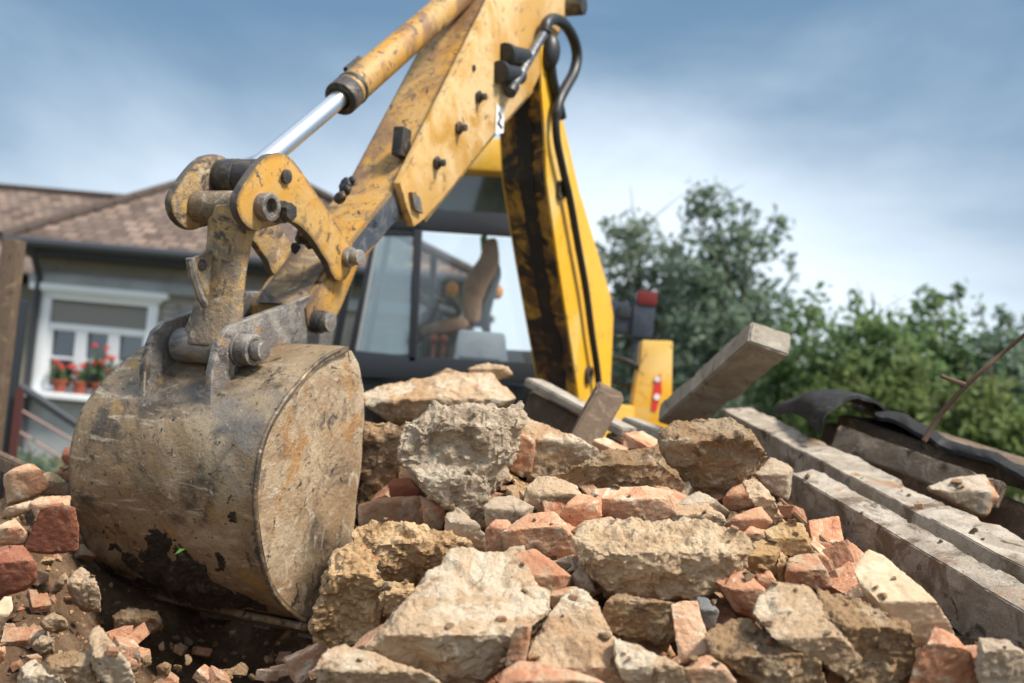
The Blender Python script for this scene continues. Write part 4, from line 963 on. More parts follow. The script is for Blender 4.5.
# ------------------------------------------------------------------ beams and boards
def solid(name, lab, cat, pl, m, cell=.03, amp=.006, freq=9, chip=0, extra=None, group=None, bevel=.006):
    """a prism given by one end polygon swept along a line, cut finely and worn"""
    ends = pl
    k = len(ends[0]); L_ = max((b - a).length for a, b in zip(*ends)); nseg = max(int(L_ / cell), 2)
    hull = bmesh.new()
    rows = []
    for i in range(nseg + 1):
        rows.append([hull.verts.new(a.lerp(b, i / nseg)) for a, b in zip(*ends)])
    for i in range(nseg):
        for j in range(k): hull.faces.new((rows[i][j], rows[i][(j + 1) % k], rows[i + 1][(j + 1) % k], rows[i + 1][j]))
    hull.faces.new(rows[0][::-1]); hull.faces.new(rows[-1])
    bmesh.ops.recalc_face_normals(hull, faces=hull.faces[:])
    es = [e for e in hull.edges if len(e.link_faces) == 2 and e.calc_face_angle(0) > R(30)]
    bmesh.ops.bevel(hull, geom=es, offset=bevel, segments=2, affect='EDGES', clamp_overlap=True)
    bmesh.ops.triangulate(hull, faces=[f for f in hull.faces if len(f.verts) > 4])
    for _ in range(4):
        es = [e for e in hull.edges if e.calc_length() > cell * 1.3]
        if not es: break
        bmesh.ops.subdivide_edges(hull, edges=es, cuts=1, use_grid_fill=True)
    hull.normal_update()
    dd = []
    for v in hull.verts:
        q = v.co * freq; a_ = noise.fractal(q, .9, 2.1, 5); c_ = max(0, noise.noise(q * .5 + Vector((7, 3, 1))) - .25)
        dd.append(v.normal * (amp * .7 * a_ - amp * 1.2 * c_ + amp * .4 * (noise.turbulence(q * 7, 2, True) - .6)))
    for v, d in zip(hull.verts, dd): v.co += d
    if k == 4 and chip:
        for v in hull.verts:
            best = None
            for a, b in zip(*ends):
                ab = b - a; t = min(max((v.co - a).dot(ab) / ab.length_squared, 0), 1); dd_ = (v.co - (a + ab * t)).length
                if best is None or dd_ < best[0]: best = (dd_, t)
            if best[0] < .05:
                ctr = sum((a.lerp(b, best[1]) for a, b in zip(*ends)), Vector()) / 4
                q = v.co * 5; amt = max(0, noise.fractal(q, .6, 2.2, 6) - .30) * chip * (1 - best[0] / .05)
                v.co += (ctr - v.co).normalized() * min(amt, .028)
    org = sum((v.co for v in hull.verts), Vector()) / len(hull.verts)
    for v in hull.verts: v.co -= org
    me = bpy.data.meshes.new(name); hull.to_mesh(me); hull.free(); me.materials.append(MATS[m])
    me.polygons.foreach_set('use_smooth', [True] * len(me.polygons)); me.set_sharp_from_angle(angle=R(58))
    o = bpy.data.objects.new(name, me); COL.objects.link(o); o.location = org
    return tag(o, lab, cat, group)
def beam(name, lab, cat, a, b, w, h, m, roll=0, **k):
    """a, b: (px, py, d) of the centre of the upper front edge at each end; w = depth of the top, h = height of the front"""
    a, b = P(*a), P(*b); d = (b - a).normalized()
    side = d.cross(ZX).normalized()
    if side.y < 0: side = -side
    upn = side.cross(d).normalized()
    if upn.z < 0: upn = -upn
    rot = Matrix.Rotation(R(roll), 3, d); side = rot @ side; upn = rot @ upn
    q = [Vector((0, 0, 0)), side * w, side * w - upn * h, -upn * h]
    return solid(name, lab, cat, [[a + v for v in q], [b + v for v in q]], m, **k)
beam('concrete_post', 'grey square concrete post jutting up out of the rubble towards the upper right', 'post', (660, 404, 4.0), (751, 320, 3.35), .15, .085, 'grey_wood', -14, amp=.008, cell=.016, chip=.03)
beam('concrete_beam', 'long pale grey concrete beam running from the middle down to the right edge, upper of two', 'beam', (722, 409, 4.0), (1110, 612, 2.0), .13, .115, 'beam_concrete', 8, amp=.009, cell=.014, chip=.03, bevel=.003)
beam('concrete_beam', 'thick rough grey concrete beam lying below the long pale beam at the right', 'beam', (789, 472, 2.9), (1110, 662, 1.72), .08, .15, 'beam_concrete', 14, amp=.011, cell=.013, chip=.035, bevel=.003)
beam('lath', 'thin bare lath leaning between the pebbly rubble and the lower concrete beam', 'lath', (752, 474, 2.9), (862, 575, 2.2), .012, .014, 'brown_wood', 0, amp=.002, cell=.02, bevel=.003)
beam('wooden_board', 'flat brown board partly buried beneath the lower concrete beam', 'board', (806, 545, 2.5), (880, 602, 2.15), .12, .03, 'brown_wood', -20, amp=.003)
beam('plank', 'light grey plank sloping down in front of the boom foot', 'plank', (525, 377, 3.9), (622, 428, 3.55), .10, .035, 'grey_wood', 0, amp=.003)
beam('plank', 'short grey plank lying right of the upright dark timber stump', 'plank', (622, 416, 3.75), (686, 440, 3.6), .12, .04, 'grey_wood', 0, amp=.003)
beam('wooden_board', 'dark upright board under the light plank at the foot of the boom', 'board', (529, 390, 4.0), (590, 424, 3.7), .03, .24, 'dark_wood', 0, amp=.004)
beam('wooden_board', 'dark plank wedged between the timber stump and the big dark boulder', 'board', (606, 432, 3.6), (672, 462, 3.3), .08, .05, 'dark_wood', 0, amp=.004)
a_, b_ = P(612, 393, 3.45), P(586, 440, 3.3); d_ = (b_ - a_).normalized(); s_ = rgt * .045 + upv * -.022; n_ = fwd * .07
solid('timber_stump', 'short dark brown timber stump standing tilted in front of the yellow boom foot', 'timber', [[a_ - s_, a_ + s_, a_ + s_ + n_ + upv * .02, a_ - s_ + n_ + upv * .02], [b_ - s_ + d_ * .1, b_ + s_ + d_ * .1, b_ + s_ + n_ + d_ * .1, b_ - s_ + n_ + d_ * .1]], 'dark_wood', amp=.004)
beam('wooden_rail', 'dark plum coloured timber lying at the left edge under the posts', 'timber', (-30, 442, 3.3), (40, 474, 3.2), .05, .05, 'dark_wood', 0, amp=.003)
# roofing sheet with curled felt
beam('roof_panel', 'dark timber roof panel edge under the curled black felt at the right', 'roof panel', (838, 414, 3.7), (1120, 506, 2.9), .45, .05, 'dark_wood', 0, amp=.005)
beam('wooden_board', 'dark filler board added as the black shade underneath the felt covered panel', 'board', (824, 422, 3.72), (1130, 552, 2.75), .06, .30, 'dark_wood', 0, amp=.006)  # dark sheet added to stand in for the shadowed gap below the panel
beam('wooden_board', 'rough grey brown board lying along the lower side of the felt covered panel', 'board', (838, 424, 3.45), (1004, 482, 3.02), .04, .085, 'weathered_board', -10, amp=.008, cell=.016, chip=.035)
def felt():
    far = [(772, 412, 3.95), (777, 405, 3.95), (786, 401, 3.97), (798, 399, 4.0), (812, 400, 4.05), (822, 404, 4.1)]
    near = [(820, 430, 3.36), (826, 413, 3.36), (842, 401, 3.42), (862, 397, 3.5), (880, 403, 3.56), (890, 415, 3.56)]
    fa, ne = catmull([P(*q) for q in far], 5), catmull([P(*q) for q in near], 5)
    nc = len(fa); nr = 16; rows = [[a.lerp(b, i / nr) + Vector((0, 0, .03 * math.sin(math.pi * i / nr) + .012 * noise.fractal(a.lerp(b, i / nr) * 8, 1, 2, 3))) for a, b in zip(fa, ne)] for i in range(nr + 1)]
    mb = MB()
    def sheet(rows, th):
        n_ = len(rows[0]); v0 = [q for r in rows for q in r]; o_ = len(v0); k0 = len(mb.v)
        F_ = []
        for i in range(len(rows) - 1):
            for j in range(n_ - 1):
                a, b, d, e = i * n_ + j, i * n_ + j + 1, (i + 1) * n_ + j + 1, (i + 1) * n_ + j
                F_ += [(a, b, d, e), (e + o_, d + o_, b + o_, a + o_)]
            for j in (0, n_ - 1): F_.append((i * n_ + j, (i + 1) * n_ + j, (i + 1) * n_ + j + o_, i * n_ + j + o_))
        for i in (0, len(rows) - 1):
            for j in range(n_ - 1): F_.append((i * n_ + j, i * n_ + j + 1, i * n_ + j + 1 + o_, i * n_ + j + o_))
        mb.add(v0 + [q - ZX * th for q in v0], F_)
    sheet(rows, .012)
    # the flat rest of the sheet runs on over the panel
    fe = catmull([P(*q) for q in ((876, 409, 3.55), (912, 424, 3.42), (950, 441, 3.3), (985, 456, 3.15), (1030, 473, 3.0), (1120, 506, 2.8))], 8)
    rows = []
    for j in range(9):
        rows.append([p + Vector((.10, .55, 0)) * (j / 8) + Vector((0, 0, (.02 * noise.fractal(p * 6 + Vector((0, j * .3, 0)), 1, 2, 3)) - (.035 if j == 0 else 0) + .02)) for p in fe])
    sheet(rows, .014)
    tag(mb.build('roofing_felt', 'tar_felt', None, smooth=60), 'curled sheet of black tar roofing felt draped over timber at the right', 'roofing felt')
felt()
pts_ = [P(924, 441, 2.95), P(938, 418, 2.95), P(962, 390, 2.92), P(985, 368, 2.9), P(1004, 352, 2.9), P(1040, 322, 2.85)]
t_ = thing('bare_branch', 'thin bare brown branch with one side twig sticking up before the shrubs', 'branch', pts_[0])
pl = catmull(pts_, 6); m = MB(); m.tube(pl, [.009 - .00011 * i for i in range(len(pl))], 8); m.build('stem', 'twig_bark', t_)
m = MB(); m.tube([P(966, 385, 2.92), P(954, 381, 2.9), P(941, 376, 2.9)], [.008, .007, .005], 7); m.build('twig', 'twig_bark', t_)

# ------------------------------------------------------------------ rubble: every chunk its own body
RG = {'a': (310, 370, 2.182), 'b': (520, 360, 2.115), 'c': (700, 310, 1.831), 'l': (0, 430, 2.70), 'f': (0, 0, 1.0)}
# (zoom frame, outline, stuff, name, short noun phrase, where, options)
RK = [
 ('a', [(122,48),(200,28),(300,8),(385,12),(420,40),(440,62),(400,82),(300,92),(240,112),(185,112),(135,78)], 'plaster', 'concrete_chunk', 'pale smooth topped concrete slab', 'crowning the heap right of the bucket', dict(rf=.45, thick=1.0, kt=1.7, dd=-.02)),
 ('a', [(212,112),(300,88),(400,80),(456,72),(452,130),(425,212),(392,292),(370,330),(345,312),(290,262),(240,228),(205,190)], 'rough_concrete', 'concrete_chunk', 'large jagged grey mortar block', 'beneath the pale slab at the top of the heap', dict(rf=.75, thick=.8, kt=.9, dd=-.03, rough=1.3)),
 ('a', [(232,216),(275,203),(345,220),(388,245),(385,300),(366,338),(330,312),(262,268),(240,245)], 'rough_concrete', 'concrete_chunk', 'overhanging mortar lump', 'projecting from the lower side of the jagged block', dict(rf=.72, thick=.6, kt=1.0, dd=-.09, rough=1.2)),
 ('a', [(265,12),(300,-6),(330,6),(300,16)], 'mortar', 'stone', 'small knobbly lump', 'perched on the left of the crowning slab', dict(dd=.04)),
 ('a', [(345,-2),(385,-18),(430,-8),(440,12),(400,22),(360,14)], 'mortar', 'stone', 'knobbly grey lump', 'perched behind the crowning slab below the cab', dict(dd=.05)),
 ('a', [(432,146),(448,140),(490,158),(482,224),(440,218),(428,190)], 'pale_brick', 'brick', 'upright orange brick end', 'left of the smooth beige boulder', dict(rf=.95, thick=1.6, dd=-.02)),
 ('b', [(-20,130),(10,122),(60,140),(120,165),(158,186),(162,210),(150,232),(90,250),(30,250),(-10,215)], 'plaster', 'boulder', 'smooth rounded beige boulder', 'below the light plank', dict(rf=.62, thick=.8, kt=1.2)),
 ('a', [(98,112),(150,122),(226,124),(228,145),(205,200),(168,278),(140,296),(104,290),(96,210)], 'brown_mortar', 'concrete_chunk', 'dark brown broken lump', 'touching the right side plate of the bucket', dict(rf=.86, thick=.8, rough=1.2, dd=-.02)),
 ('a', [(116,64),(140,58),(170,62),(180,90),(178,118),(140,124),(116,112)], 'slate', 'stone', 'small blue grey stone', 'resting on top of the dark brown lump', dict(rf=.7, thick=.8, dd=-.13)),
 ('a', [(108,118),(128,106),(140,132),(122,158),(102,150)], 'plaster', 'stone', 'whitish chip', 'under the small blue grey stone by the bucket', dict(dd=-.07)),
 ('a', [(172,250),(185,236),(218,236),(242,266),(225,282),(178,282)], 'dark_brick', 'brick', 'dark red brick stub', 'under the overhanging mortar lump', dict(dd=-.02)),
 ('a', [(112,296),(148,282),(205,276),(240,277),(252,330),(240,345),(150,345),(112,338)], 'pale_brick', 'brick', 'peach coloured brick', 'lying flat right of the bucket edge', dict(rf=.82, thick=1.0, dd=-.03)),
 ('a', [(241,276),(268,288),(300,316),(282,356),(252,350),(250,325)], 'brick', 'brick', 'tilted pinkish brick end', 'right of the peach coloured brick', dict(rf=.7, dd=-.03)),
 ('a', [(298,318),(322,302),(350,328),(382,368),(378,392),(340,388),(292,362)], 'grey_concrete', 'stone', 'pointed pale grey stone', 'above the big flat front slab', dict(rf=.6, dd=-.03)),
 ('a', [(384,348),(405,328),(430,328),(448,352),(438,402),(410,410),(384,400)], 'brick', 'brick', 'squat red brick', 'left of the rounded orange block', dict(rf=.75, dd=-.04)),
 ('a', [(380,298),(400,280),(440,276),(484,298),(478,326),(420,345),(388,338)], 'grey_concrete', 'stone', 'rounded light grey stone', 'below the jagged block and above the squat red brick', dict(rf=.6)),
 ('b', [(0,348),(18,328),(70,324),(92,345),(112,378),(104,412),(60,410),(10,408),(-28,398),(-34,365)], 'pale_brick', 'brick', 'rounded orange block', 'left of centre above the holed brick', dict(rf=.62, dd=-.05)),
 ('a', [(103,350),(150,336),(210,334),(300,356),(345,384),(386,408),(350,428),(300,432),(240,466),(190,462),(140,430),(104,400)], 'clay', 'clay_lump', 'crumbly yellow brown clay lump', 'roofing the clay mass right of the bucket foot', dict(rf=.66, thick=.8, rough=1.25, dd=-.10)),
 ('a', [(58,404),(100,380),(140,418),(165,470),(168,520),(150,562),(126,612),(80,616),(40,596),(8,568),(14,510),(36,450)], 'clay', 'clay_lump', 'tall sandy clay lump with red specks', 'standing against the lower corner of the bucket', dict(rf=.7, thick=.7, rough=1.25, dd=-.10)),
 ('a', [(152,456),(190,458),(222,468),(232,492),(200,520),(160,538),(150,500)], 'clay', 'clay_lump', 'small round clay lump', 'in the hollow between the two large clay lumps', dict(rf=.6, rough=1.3, dd=-.05)),
 ('a', [(308,402),(352,418),(432,412),(470,446),(512,486),(516,524),(480,560),(430,592),(380,662),(300,672),(190,662),(116,628),(168,560),(250,478)], 'plaster', 'concrete_slab', 'big flat pale plaster slab', 'lying at the front right of the clay lumps', dict(rf=.36, kt=1.25, kb=.5, thick=.7, dd=-.10, flat=1)),
 ('a', [(410,404),(440,384),(466,384),(474,410),(448,428),(420,424)], 'plaster', 'stone', 'flat beige chip', 'at the upper tip of the big front slab', dict(dd=-.03)),
 ('b', [(-32,440),(-8,412),(30,402),(72,428),(104,456),(84,492),(56,514),(20,490),(-20,462)], 'brick', 'brick', 'pink brick with drilled holes', 'right of the flat plaster slab', dict(rf=.52, dd=-.07, holes=1)),
 ('b', [(10,638),(30,600),(56,556),(86,512),(112,488),(142,498),(150,540),(178,570),(206,604),(216,676),(150,690),(60,680)], 'plaster', 'concrete_slab', 'big upright beige slab', 'at the bottom centre of the heap', dict(rf=.22, kt=.8, kb=.1, dd=-.10, flat=1)),
 ('a', [(428,640),(440,580),(456,554),(482,558),(474,610),(462,660),(440,668)], 'brick', 'brick', 'narrow upright brick sliver', 'between the two big bottom slabs', dict(rf=.9, dd=-.14)),
 ('a', [(18,650),(44,612),(76,600),(130,622),(200,654),(262,672),(290,700),(150,712),(30,700)], 'plaster', 'stone', 'cream coloured stone', 'at the bottom edge under the clay lumps', dict(rf=.5, dd=-.10)),
 ('b', [(-30,660),(10,636),(80,652),(150,670),(200,700),(60,720),(-40,700)], 'brick', 'brick', 'flat reddish brick', 'at the bottom edge below the upright beige slab', dict(rf=.5, dd=-.14)),
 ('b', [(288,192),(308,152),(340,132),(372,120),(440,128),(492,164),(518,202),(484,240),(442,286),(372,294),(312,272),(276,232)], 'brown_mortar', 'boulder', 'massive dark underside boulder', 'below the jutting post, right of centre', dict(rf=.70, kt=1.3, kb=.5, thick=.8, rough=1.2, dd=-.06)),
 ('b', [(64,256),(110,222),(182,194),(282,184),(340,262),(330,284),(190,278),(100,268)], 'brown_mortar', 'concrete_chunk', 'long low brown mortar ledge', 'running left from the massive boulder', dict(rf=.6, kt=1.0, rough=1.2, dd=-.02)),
 ('b', [(216,196),(246,192),(272,186),(276,204),(246,212),(222,216)], 'green_glass', 'glass_shard', 'small pale green shard', 'lying on the brown mortar ledge', dict(thick=.25, smooth=1, dd=-.12)),
 ('b', [(14,268),(40,250),(72,248),(112,262),(134,292),(100,308),(40,318),(10,306)], 'plaster', 'stone', 'whitish rounded stone', 'below the mortar ledge on the left', dict(rf=.5)),
 ('b', [(160,276),(210,270),(264,270),(320,280),(328,326),(270,346),(200,338),(150,320)], 'pale_brick', 'brick', 'long light pink brick', 'lying flat above the central boulder', dict(rf=.66, dd=-.03)),
 ('b', [(86,326),(104,300),(126,284),(170,292),(170,330),(130,362),(104,358)], 'brick', 'brick', 'wedge shaped red brick', 'left of the long light pink brick', dict(rf=.7, dd=-.06)),
 ('b', [(110,362),(140,340),(190,330),(216,346),(190,366),(150,372)], 'pale_brick', 'brick', 'peach brick half', 'tucked behind the left end of the central boulder', dict(dd=-.05)),
 ('b', [(122,376),(150,352),(210,344),(262,342),(312,338),(380,344),(442,356),(488,386),(470,412),(440,446),(412,474),(370,494),(310,500),(250,504),(190,490),(156,460),(134,436)], 'mortar', 'boulder', 'broad pitted grey boulder', 'in the middle of the heap', dict(rf=.60, kt=1.6, kb=.35, thick=.8, rough=1.25, dd=-.14)),
 ('b', [(312,334),(332,310),(392,304),(424,326),(438,350),(380,352),(330,348)], 'plaster', 'brick', 'sunlit beige block', 'tucked behind the top of the central boulder', dict(rf=.5, dd=-.01)),
 ('b', [(338,306),(358,288),(378,278),(412,296),(442,322),(430,342),(392,316)], 'grey_concrete', 'stone', 'grey wedge', 'under the massive dark boulder, upper right of the beige block', dict(dd=.02)),
 ('b', [(428,294),(448,270),(472,262),(506,274),(500,302),(460,318),(436,314)], 'brick', 'brick', 'broken dull red brick', 'beneath the right side of the massive boulder', dict(rf=.6)),
 ('b', [(436,348),(456,328),(508,310),(532,342),(520,356),(484,374),(456,362)], 'pale_brick', 'brick', 'bright cream topped orange brick', 'right of the sunlit beige block', dict(rf=.6, dd=-.03)),
 ('b', [(472,258),(500,246),(528,290),(556,334),(560,372),(528,330),(504,290)], 'mortar', 'plank', 'short weathered grey offcut', 'between the massive boulder and the lower beam', dict(thick=.3, dd=0)),
 ('b', [(172,546),(186,514),(206,498),(262,506),(326,516),(328,582),(302,600),(240,590),(182,572)], 'brown_mortar', 'brick', 'dark brown cement brick', 'beneath the central boulder', dict(rf=.84, dd=-.06)),
 ('b', [(322,522),(346,512),(376,510),(388,560),(397,614),(388,630),(342,637),(330,580)], 'pale_brick', 'brick', 'small clean orange brick on end', 'standing right of the dark brown brick', dict(rf=.12, kt=.5, dd=-.12, box=1)),
 ('b', [(374,502),(396,504),(420,530),(412,562),(386,566)], 'slate', 'stone', 'dark grey stone', 'right behind the orange brick on end', dict(dd=-.04)),
 ('b', [(432,480),(446,456),(458,444),(490,466),(522,490),(516,520),(500,546),(470,520)], 'brick', 'brick', 'diagonal pink brick', 'right of the central boulder, slanting down', dict(rf=.6, dd=-.08)),
 ('c', [(12,592),(40,576),(92,568),(150,600),(204,642),(240,700),(130,700),(30,630)], 'brown_mortar', 'concrete_chunk', 'rough brown grey slab', 'at the bottom, left of the biggest front block', dict(rf=.5, kt=1.0, rough=1.2, dd=-.10)),
 ('b', [(462,420),(478,396),(512,380),(548,400),(548,450),(512,470),(470,452)], 'lichen_brick', 'stone', 'small ochre lump', 'right end of the central boulder', dict(dd=-.02)),
 ('b', [(204,592),(252,602),(310,630),(356,656),(362,700),(240,710),(208,650)], 'plaster', 'stone', 'long cream stone', 'bottom centre right, below the dark brown brick', dict(rf=.5, dd=-.10)),
 ('b', [(350,654),(376,632),(398,624),(430,646),(456,680),(430,700),(370,700)], 'pale_brick', 'brick', 'pale orange corner', 'bottom edge below the orange brick on end', dict(rf=.6, dd=-.10)),
 ('b', [(-46,520),(-10,468),(20,480),(54,530),(44,566),(0,560),(-40,560)], 'plaster', 'stone', 'cream block', 'right below the holed pink brick', dict(rf=.6, dd=-.09)),
 ('b', [(138,526),(152,506),(164,508),(174,546),(150,560)], 'plaster', 'stone', 'small upright pale chip', 'left of the dark brown cement brick', dict(dd=-.08)),
 ('b', [(110,452),(128,436),(152,446),(158,488),(136,500),(116,484)], 'grey_concrete', 'stone', 'small grey brown stone', 'at the left tip of the central boulder', dict(dd=-.06)),
 ('b', [(58,498),(84,480),(120,480),(134,504),(100,512),(70,524)], 'brick', 'brick', 'small reddish brick piece', 'between holed brick and upright beige slab', dict(dd=-.06)),
 ('b', [(70,424),(96,418),(110,434),(96,444)], 'pale_wood', 'stone', 'tiny tan pebble', 'above the small grey brown stone', dict(dd=-.06)),
 ('c', [(104,556),(118,520),(138,500),(200,506),(232,540),(262,590),(290,630),(262,668),(216,640),(150,590)], 'plaster', 'concrete_block', 'biggest pale front block', 'bottom right in front of the beams', dict(rf=.42, kt=.9, kb=.2, thick=.9, dd=-.14, flat=1)),
 ('c', [(216,512),(300,530),(372,570),(398,614),(382,664),(330,690),(270,690),(262,640),(236,570)], 'brown_mortar', 'concrete_chunk', 'dark broken half', 'right of the biggest pale front block', dict(rf=.62, thick=.8, rough=1.3, dd=-.09)),
 ('c', [(158,480),(164,456),(186,448),(212,448),(242,500),(232,508),(184,508),(160,504)], 'brick', 'brick', 'flat faced pinkish brick', 'above the biggest pale front block', dict(rf=.5, dd=-.05)),
 ('c', [(118,404),(150,392),(188,390),(208,446),(186,456),(142,444)], 'lichen_brick', 'brick', 'yellow stained brick', 'left of the thin lath', dict(rf=.6, dd=-.02)),
 ('c', [(70,440),(88,424),(110,430),(128,444),(132,478),(100,476),(76,460)], 'plaster', 'stone', 'sandy chip', 'left of the yellow stained brick', dict(dd=-.02)),
 ('c', [(138,470),(146,440),(160,452),(160,500),(142,502)], 'clay', 'brick', 'narrow tan brick edge', 'left of the flat faced pinkish brick', dict(dd=-.03)),
 ('c', [(100,478),(128,476),(140,496),(120,514),(104,500)], 'brick', 'brick', 'little red fragment', 'below the sandy chip', dict(dd=-.04)),
 ('c', [(286,482),(298,460),(314,446),(342,456),(400,516),(458,582),(460,600),(428,592),(392,604),(340,556),(300,506)], 'pale_wood', 'stone_slab', 'long pale sandstone sliver', 'lying on the lower concrete beam', dict(rf=.45, thick=.35, dd=-.12, flat=1)),
 ('c', [(384,690),(400,630),(432,584),(470,600),(494,626),(508,690)], 'brick', 'concrete_chunk', 'brownish broken wedge', 'bottom edge right of the dark broken half', dict(rf=.7, rough=1.2, dd=-.08)),
 ('c', [(506,660),(512,602),(560,604),(600,632),(610,700),(520,700)], 'grey_concrete', 'concrete_chunk', 'grey chunk', 'in the bottom right corner', dict(rf=.75, rough=1.1, dd=-.08)),
 ('c', [(422,326),(470,308),(520,304),(544,342),(524,374),(500,368)], 'grey_concrete', 'block', 'grey block with an orange broken end', 'behind the long pale beam at the right', dict(rf=.6, dd=-.15, end='brick')),
 ('c', [(28,496),(58,498),(82,476),(118,512),(102,562),(66,548)], 'brick', 'brick', 'rose brick', 'left of the biggest pale front block', dict(rf=.6, dd=-.07)),
 ('c', [(75,410),(92,396),(120,404),(126,426),(92,424)], 'pale_brick', 'brick', 'small cream brick bit', 'above the sandy chip', dict(dd=-.02)),
 ('c', [(100,300),(130,270),(170,288),(160,345),(124,330)], 'grey_concrete', 'concrete_chunk', 'grey lump', 'supporting the far end of the lower beam', dict(dd=-.03)),
 ('l', [(12,126),(40,104),(86,92),(112,116),(132,148),(106,168),(60,186),(20,196)], 'pale_brick', 'roof_tile', 'ribbed terracotta tile piece', 'top of the brick heap on the far left', dict(rf=.8, dd=-.06, thick=.5)),
 ('l', [(108,124),(132,114),(158,126),(184,152),(182,178),(140,176),(104,170)], 'plaster', 'stone', 'pale chip', 'between the ribbed tile and the bucket', dict(dd=-.02)),
 ('l', [(82,196),(108,182),(150,178),(188,178),(186,216),(140,228),(100,238)], 'pale_brick', 'brick', 'peach brick', 'above the large maroon brick at the bucket side', dict(rf=.62, dd=-.08)),
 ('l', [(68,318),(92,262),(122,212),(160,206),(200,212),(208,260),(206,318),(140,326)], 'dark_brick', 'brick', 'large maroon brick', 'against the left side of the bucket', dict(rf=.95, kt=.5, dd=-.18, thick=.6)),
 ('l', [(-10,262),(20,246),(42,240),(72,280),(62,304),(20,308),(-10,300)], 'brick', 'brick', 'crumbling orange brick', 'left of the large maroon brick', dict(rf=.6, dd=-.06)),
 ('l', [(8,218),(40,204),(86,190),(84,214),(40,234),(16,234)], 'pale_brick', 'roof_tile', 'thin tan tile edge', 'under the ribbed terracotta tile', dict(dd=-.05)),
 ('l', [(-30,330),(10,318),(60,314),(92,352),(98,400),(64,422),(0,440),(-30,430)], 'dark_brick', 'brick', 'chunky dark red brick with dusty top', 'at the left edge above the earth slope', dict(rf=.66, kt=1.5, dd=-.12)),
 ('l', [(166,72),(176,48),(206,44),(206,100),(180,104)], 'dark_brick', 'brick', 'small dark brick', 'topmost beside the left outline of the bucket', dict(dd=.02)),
 ('l', [(150,108),(170,98),(208,98),(206,116),(184,140),(160,122)], 'brick', 'brick', 'dull red brick', 'just below the small dark brick by the bucket', dict(dd=0)),
 ('l', [(182,414),(200,388),(222,370),(250,400),(270,432),(272,484),(236,480),(200,462)], 'mortar', 'stone', 'squarish tan stone', 'under the left corner of the bucket', dict(rf=.6, dd=-.10)),
 ('l', [(126,622),(150,606),(196,596),(254,606),(262,690),(200,700),(130,660)], 'brown_mortar', 'stone', 'brownish rubble stone', 'at the bottom left, beside the cream wedge', dict(rf=.6, dd=-.06)),
 ('l', [(238,566),(252,540),(270,530),(310,580),(346,628),(366,690),(296,700),(254,640)], 'plaster', 'stone', 'cream wedge', 'standing at the bottom left under the bucket', dict(rf=.5, dd=-.08)),
 ('l', [(44,690),(58,640),(86,620),(130,640),(190,700),(120,712)], 'plaster', 'stone', 'pale pink stone', 'at the bottom edge on the far left', dict(rf=.5, dd=-.06)),
 ('l', [(-20,480),(10,452),(30,450),(36,478),(10,520),(-16,560)], 'pale_wood', 'timber_offcut', 'pale split timber', 'at the left edge of the earth slope', dict(rf=.6, dd=-.05, thick=.5)),
 ('l', [(136,440),(150,412),(176,384),(186,400),(168,432),(150,442)], 'mortar', 'stone', 'small brown shard', 'on the earth slope below the maroon brick', dict(dd=-.02)),
 ('l', [(104,520),(140,490),(180,510),(184,536),(150,546),(116,536)], 'brown_mortar', 'stone', 'low brown stone', 'in the middle of the earth slope', dict(dd=-.02)),
 ('l', [(84,580),(110,552),(150,556),(150,600),(110,606)], 'brown_mortar', 'stone', 'rounded earthy stone', 'lower on the earth slope', dict(dd=-.02)),
 ('l', [(-14,600),(0,574),(16,586),(12,620),(-10,630)], 'brick', 'brick', 'small red nub', 'at the lower left edge', dict(dd=-.02)),
 ('l', [(340,620),(362,610),(384,630),(370,652),(344,648)], 'brick', 'brick', 'bright orange chip', 'in the pit under the bucket', dict(dd=-.03)),
 ('l', [(418,640),(440,622),(462,630),(458,660),(428,664)], 'brown_mortar', 'stone', 'tan pebble', 'in the pit, right of the orange chip', dict(dd=-.03)),
 ('l', [(300,500),(350,480),(420,490),(440,530),(380,556),(316,540)], 'brown_mortar', 'stone', 'shadowed flat stone', 'directly beneath the cutting edge of the bucket', dict(dd=-.02, rough=1.2)),
]
def quick_hull(p3):
    bm = bmesh.new()
    for p in p3: bm.verts.new(p)
    r = bmesh.ops.convex_hull(bm, input=bm.verts[:])
    junk = [v for v in bm.verts if not v.link_faces]
    bmesh.ops.delete(bm, geom=junk, context='VERTS')
    bmesh.ops.recalc_face_normals(bm, faces=bm.faces[:])
    return bm
temp = []; INFO = []
rr = random.Random(11)
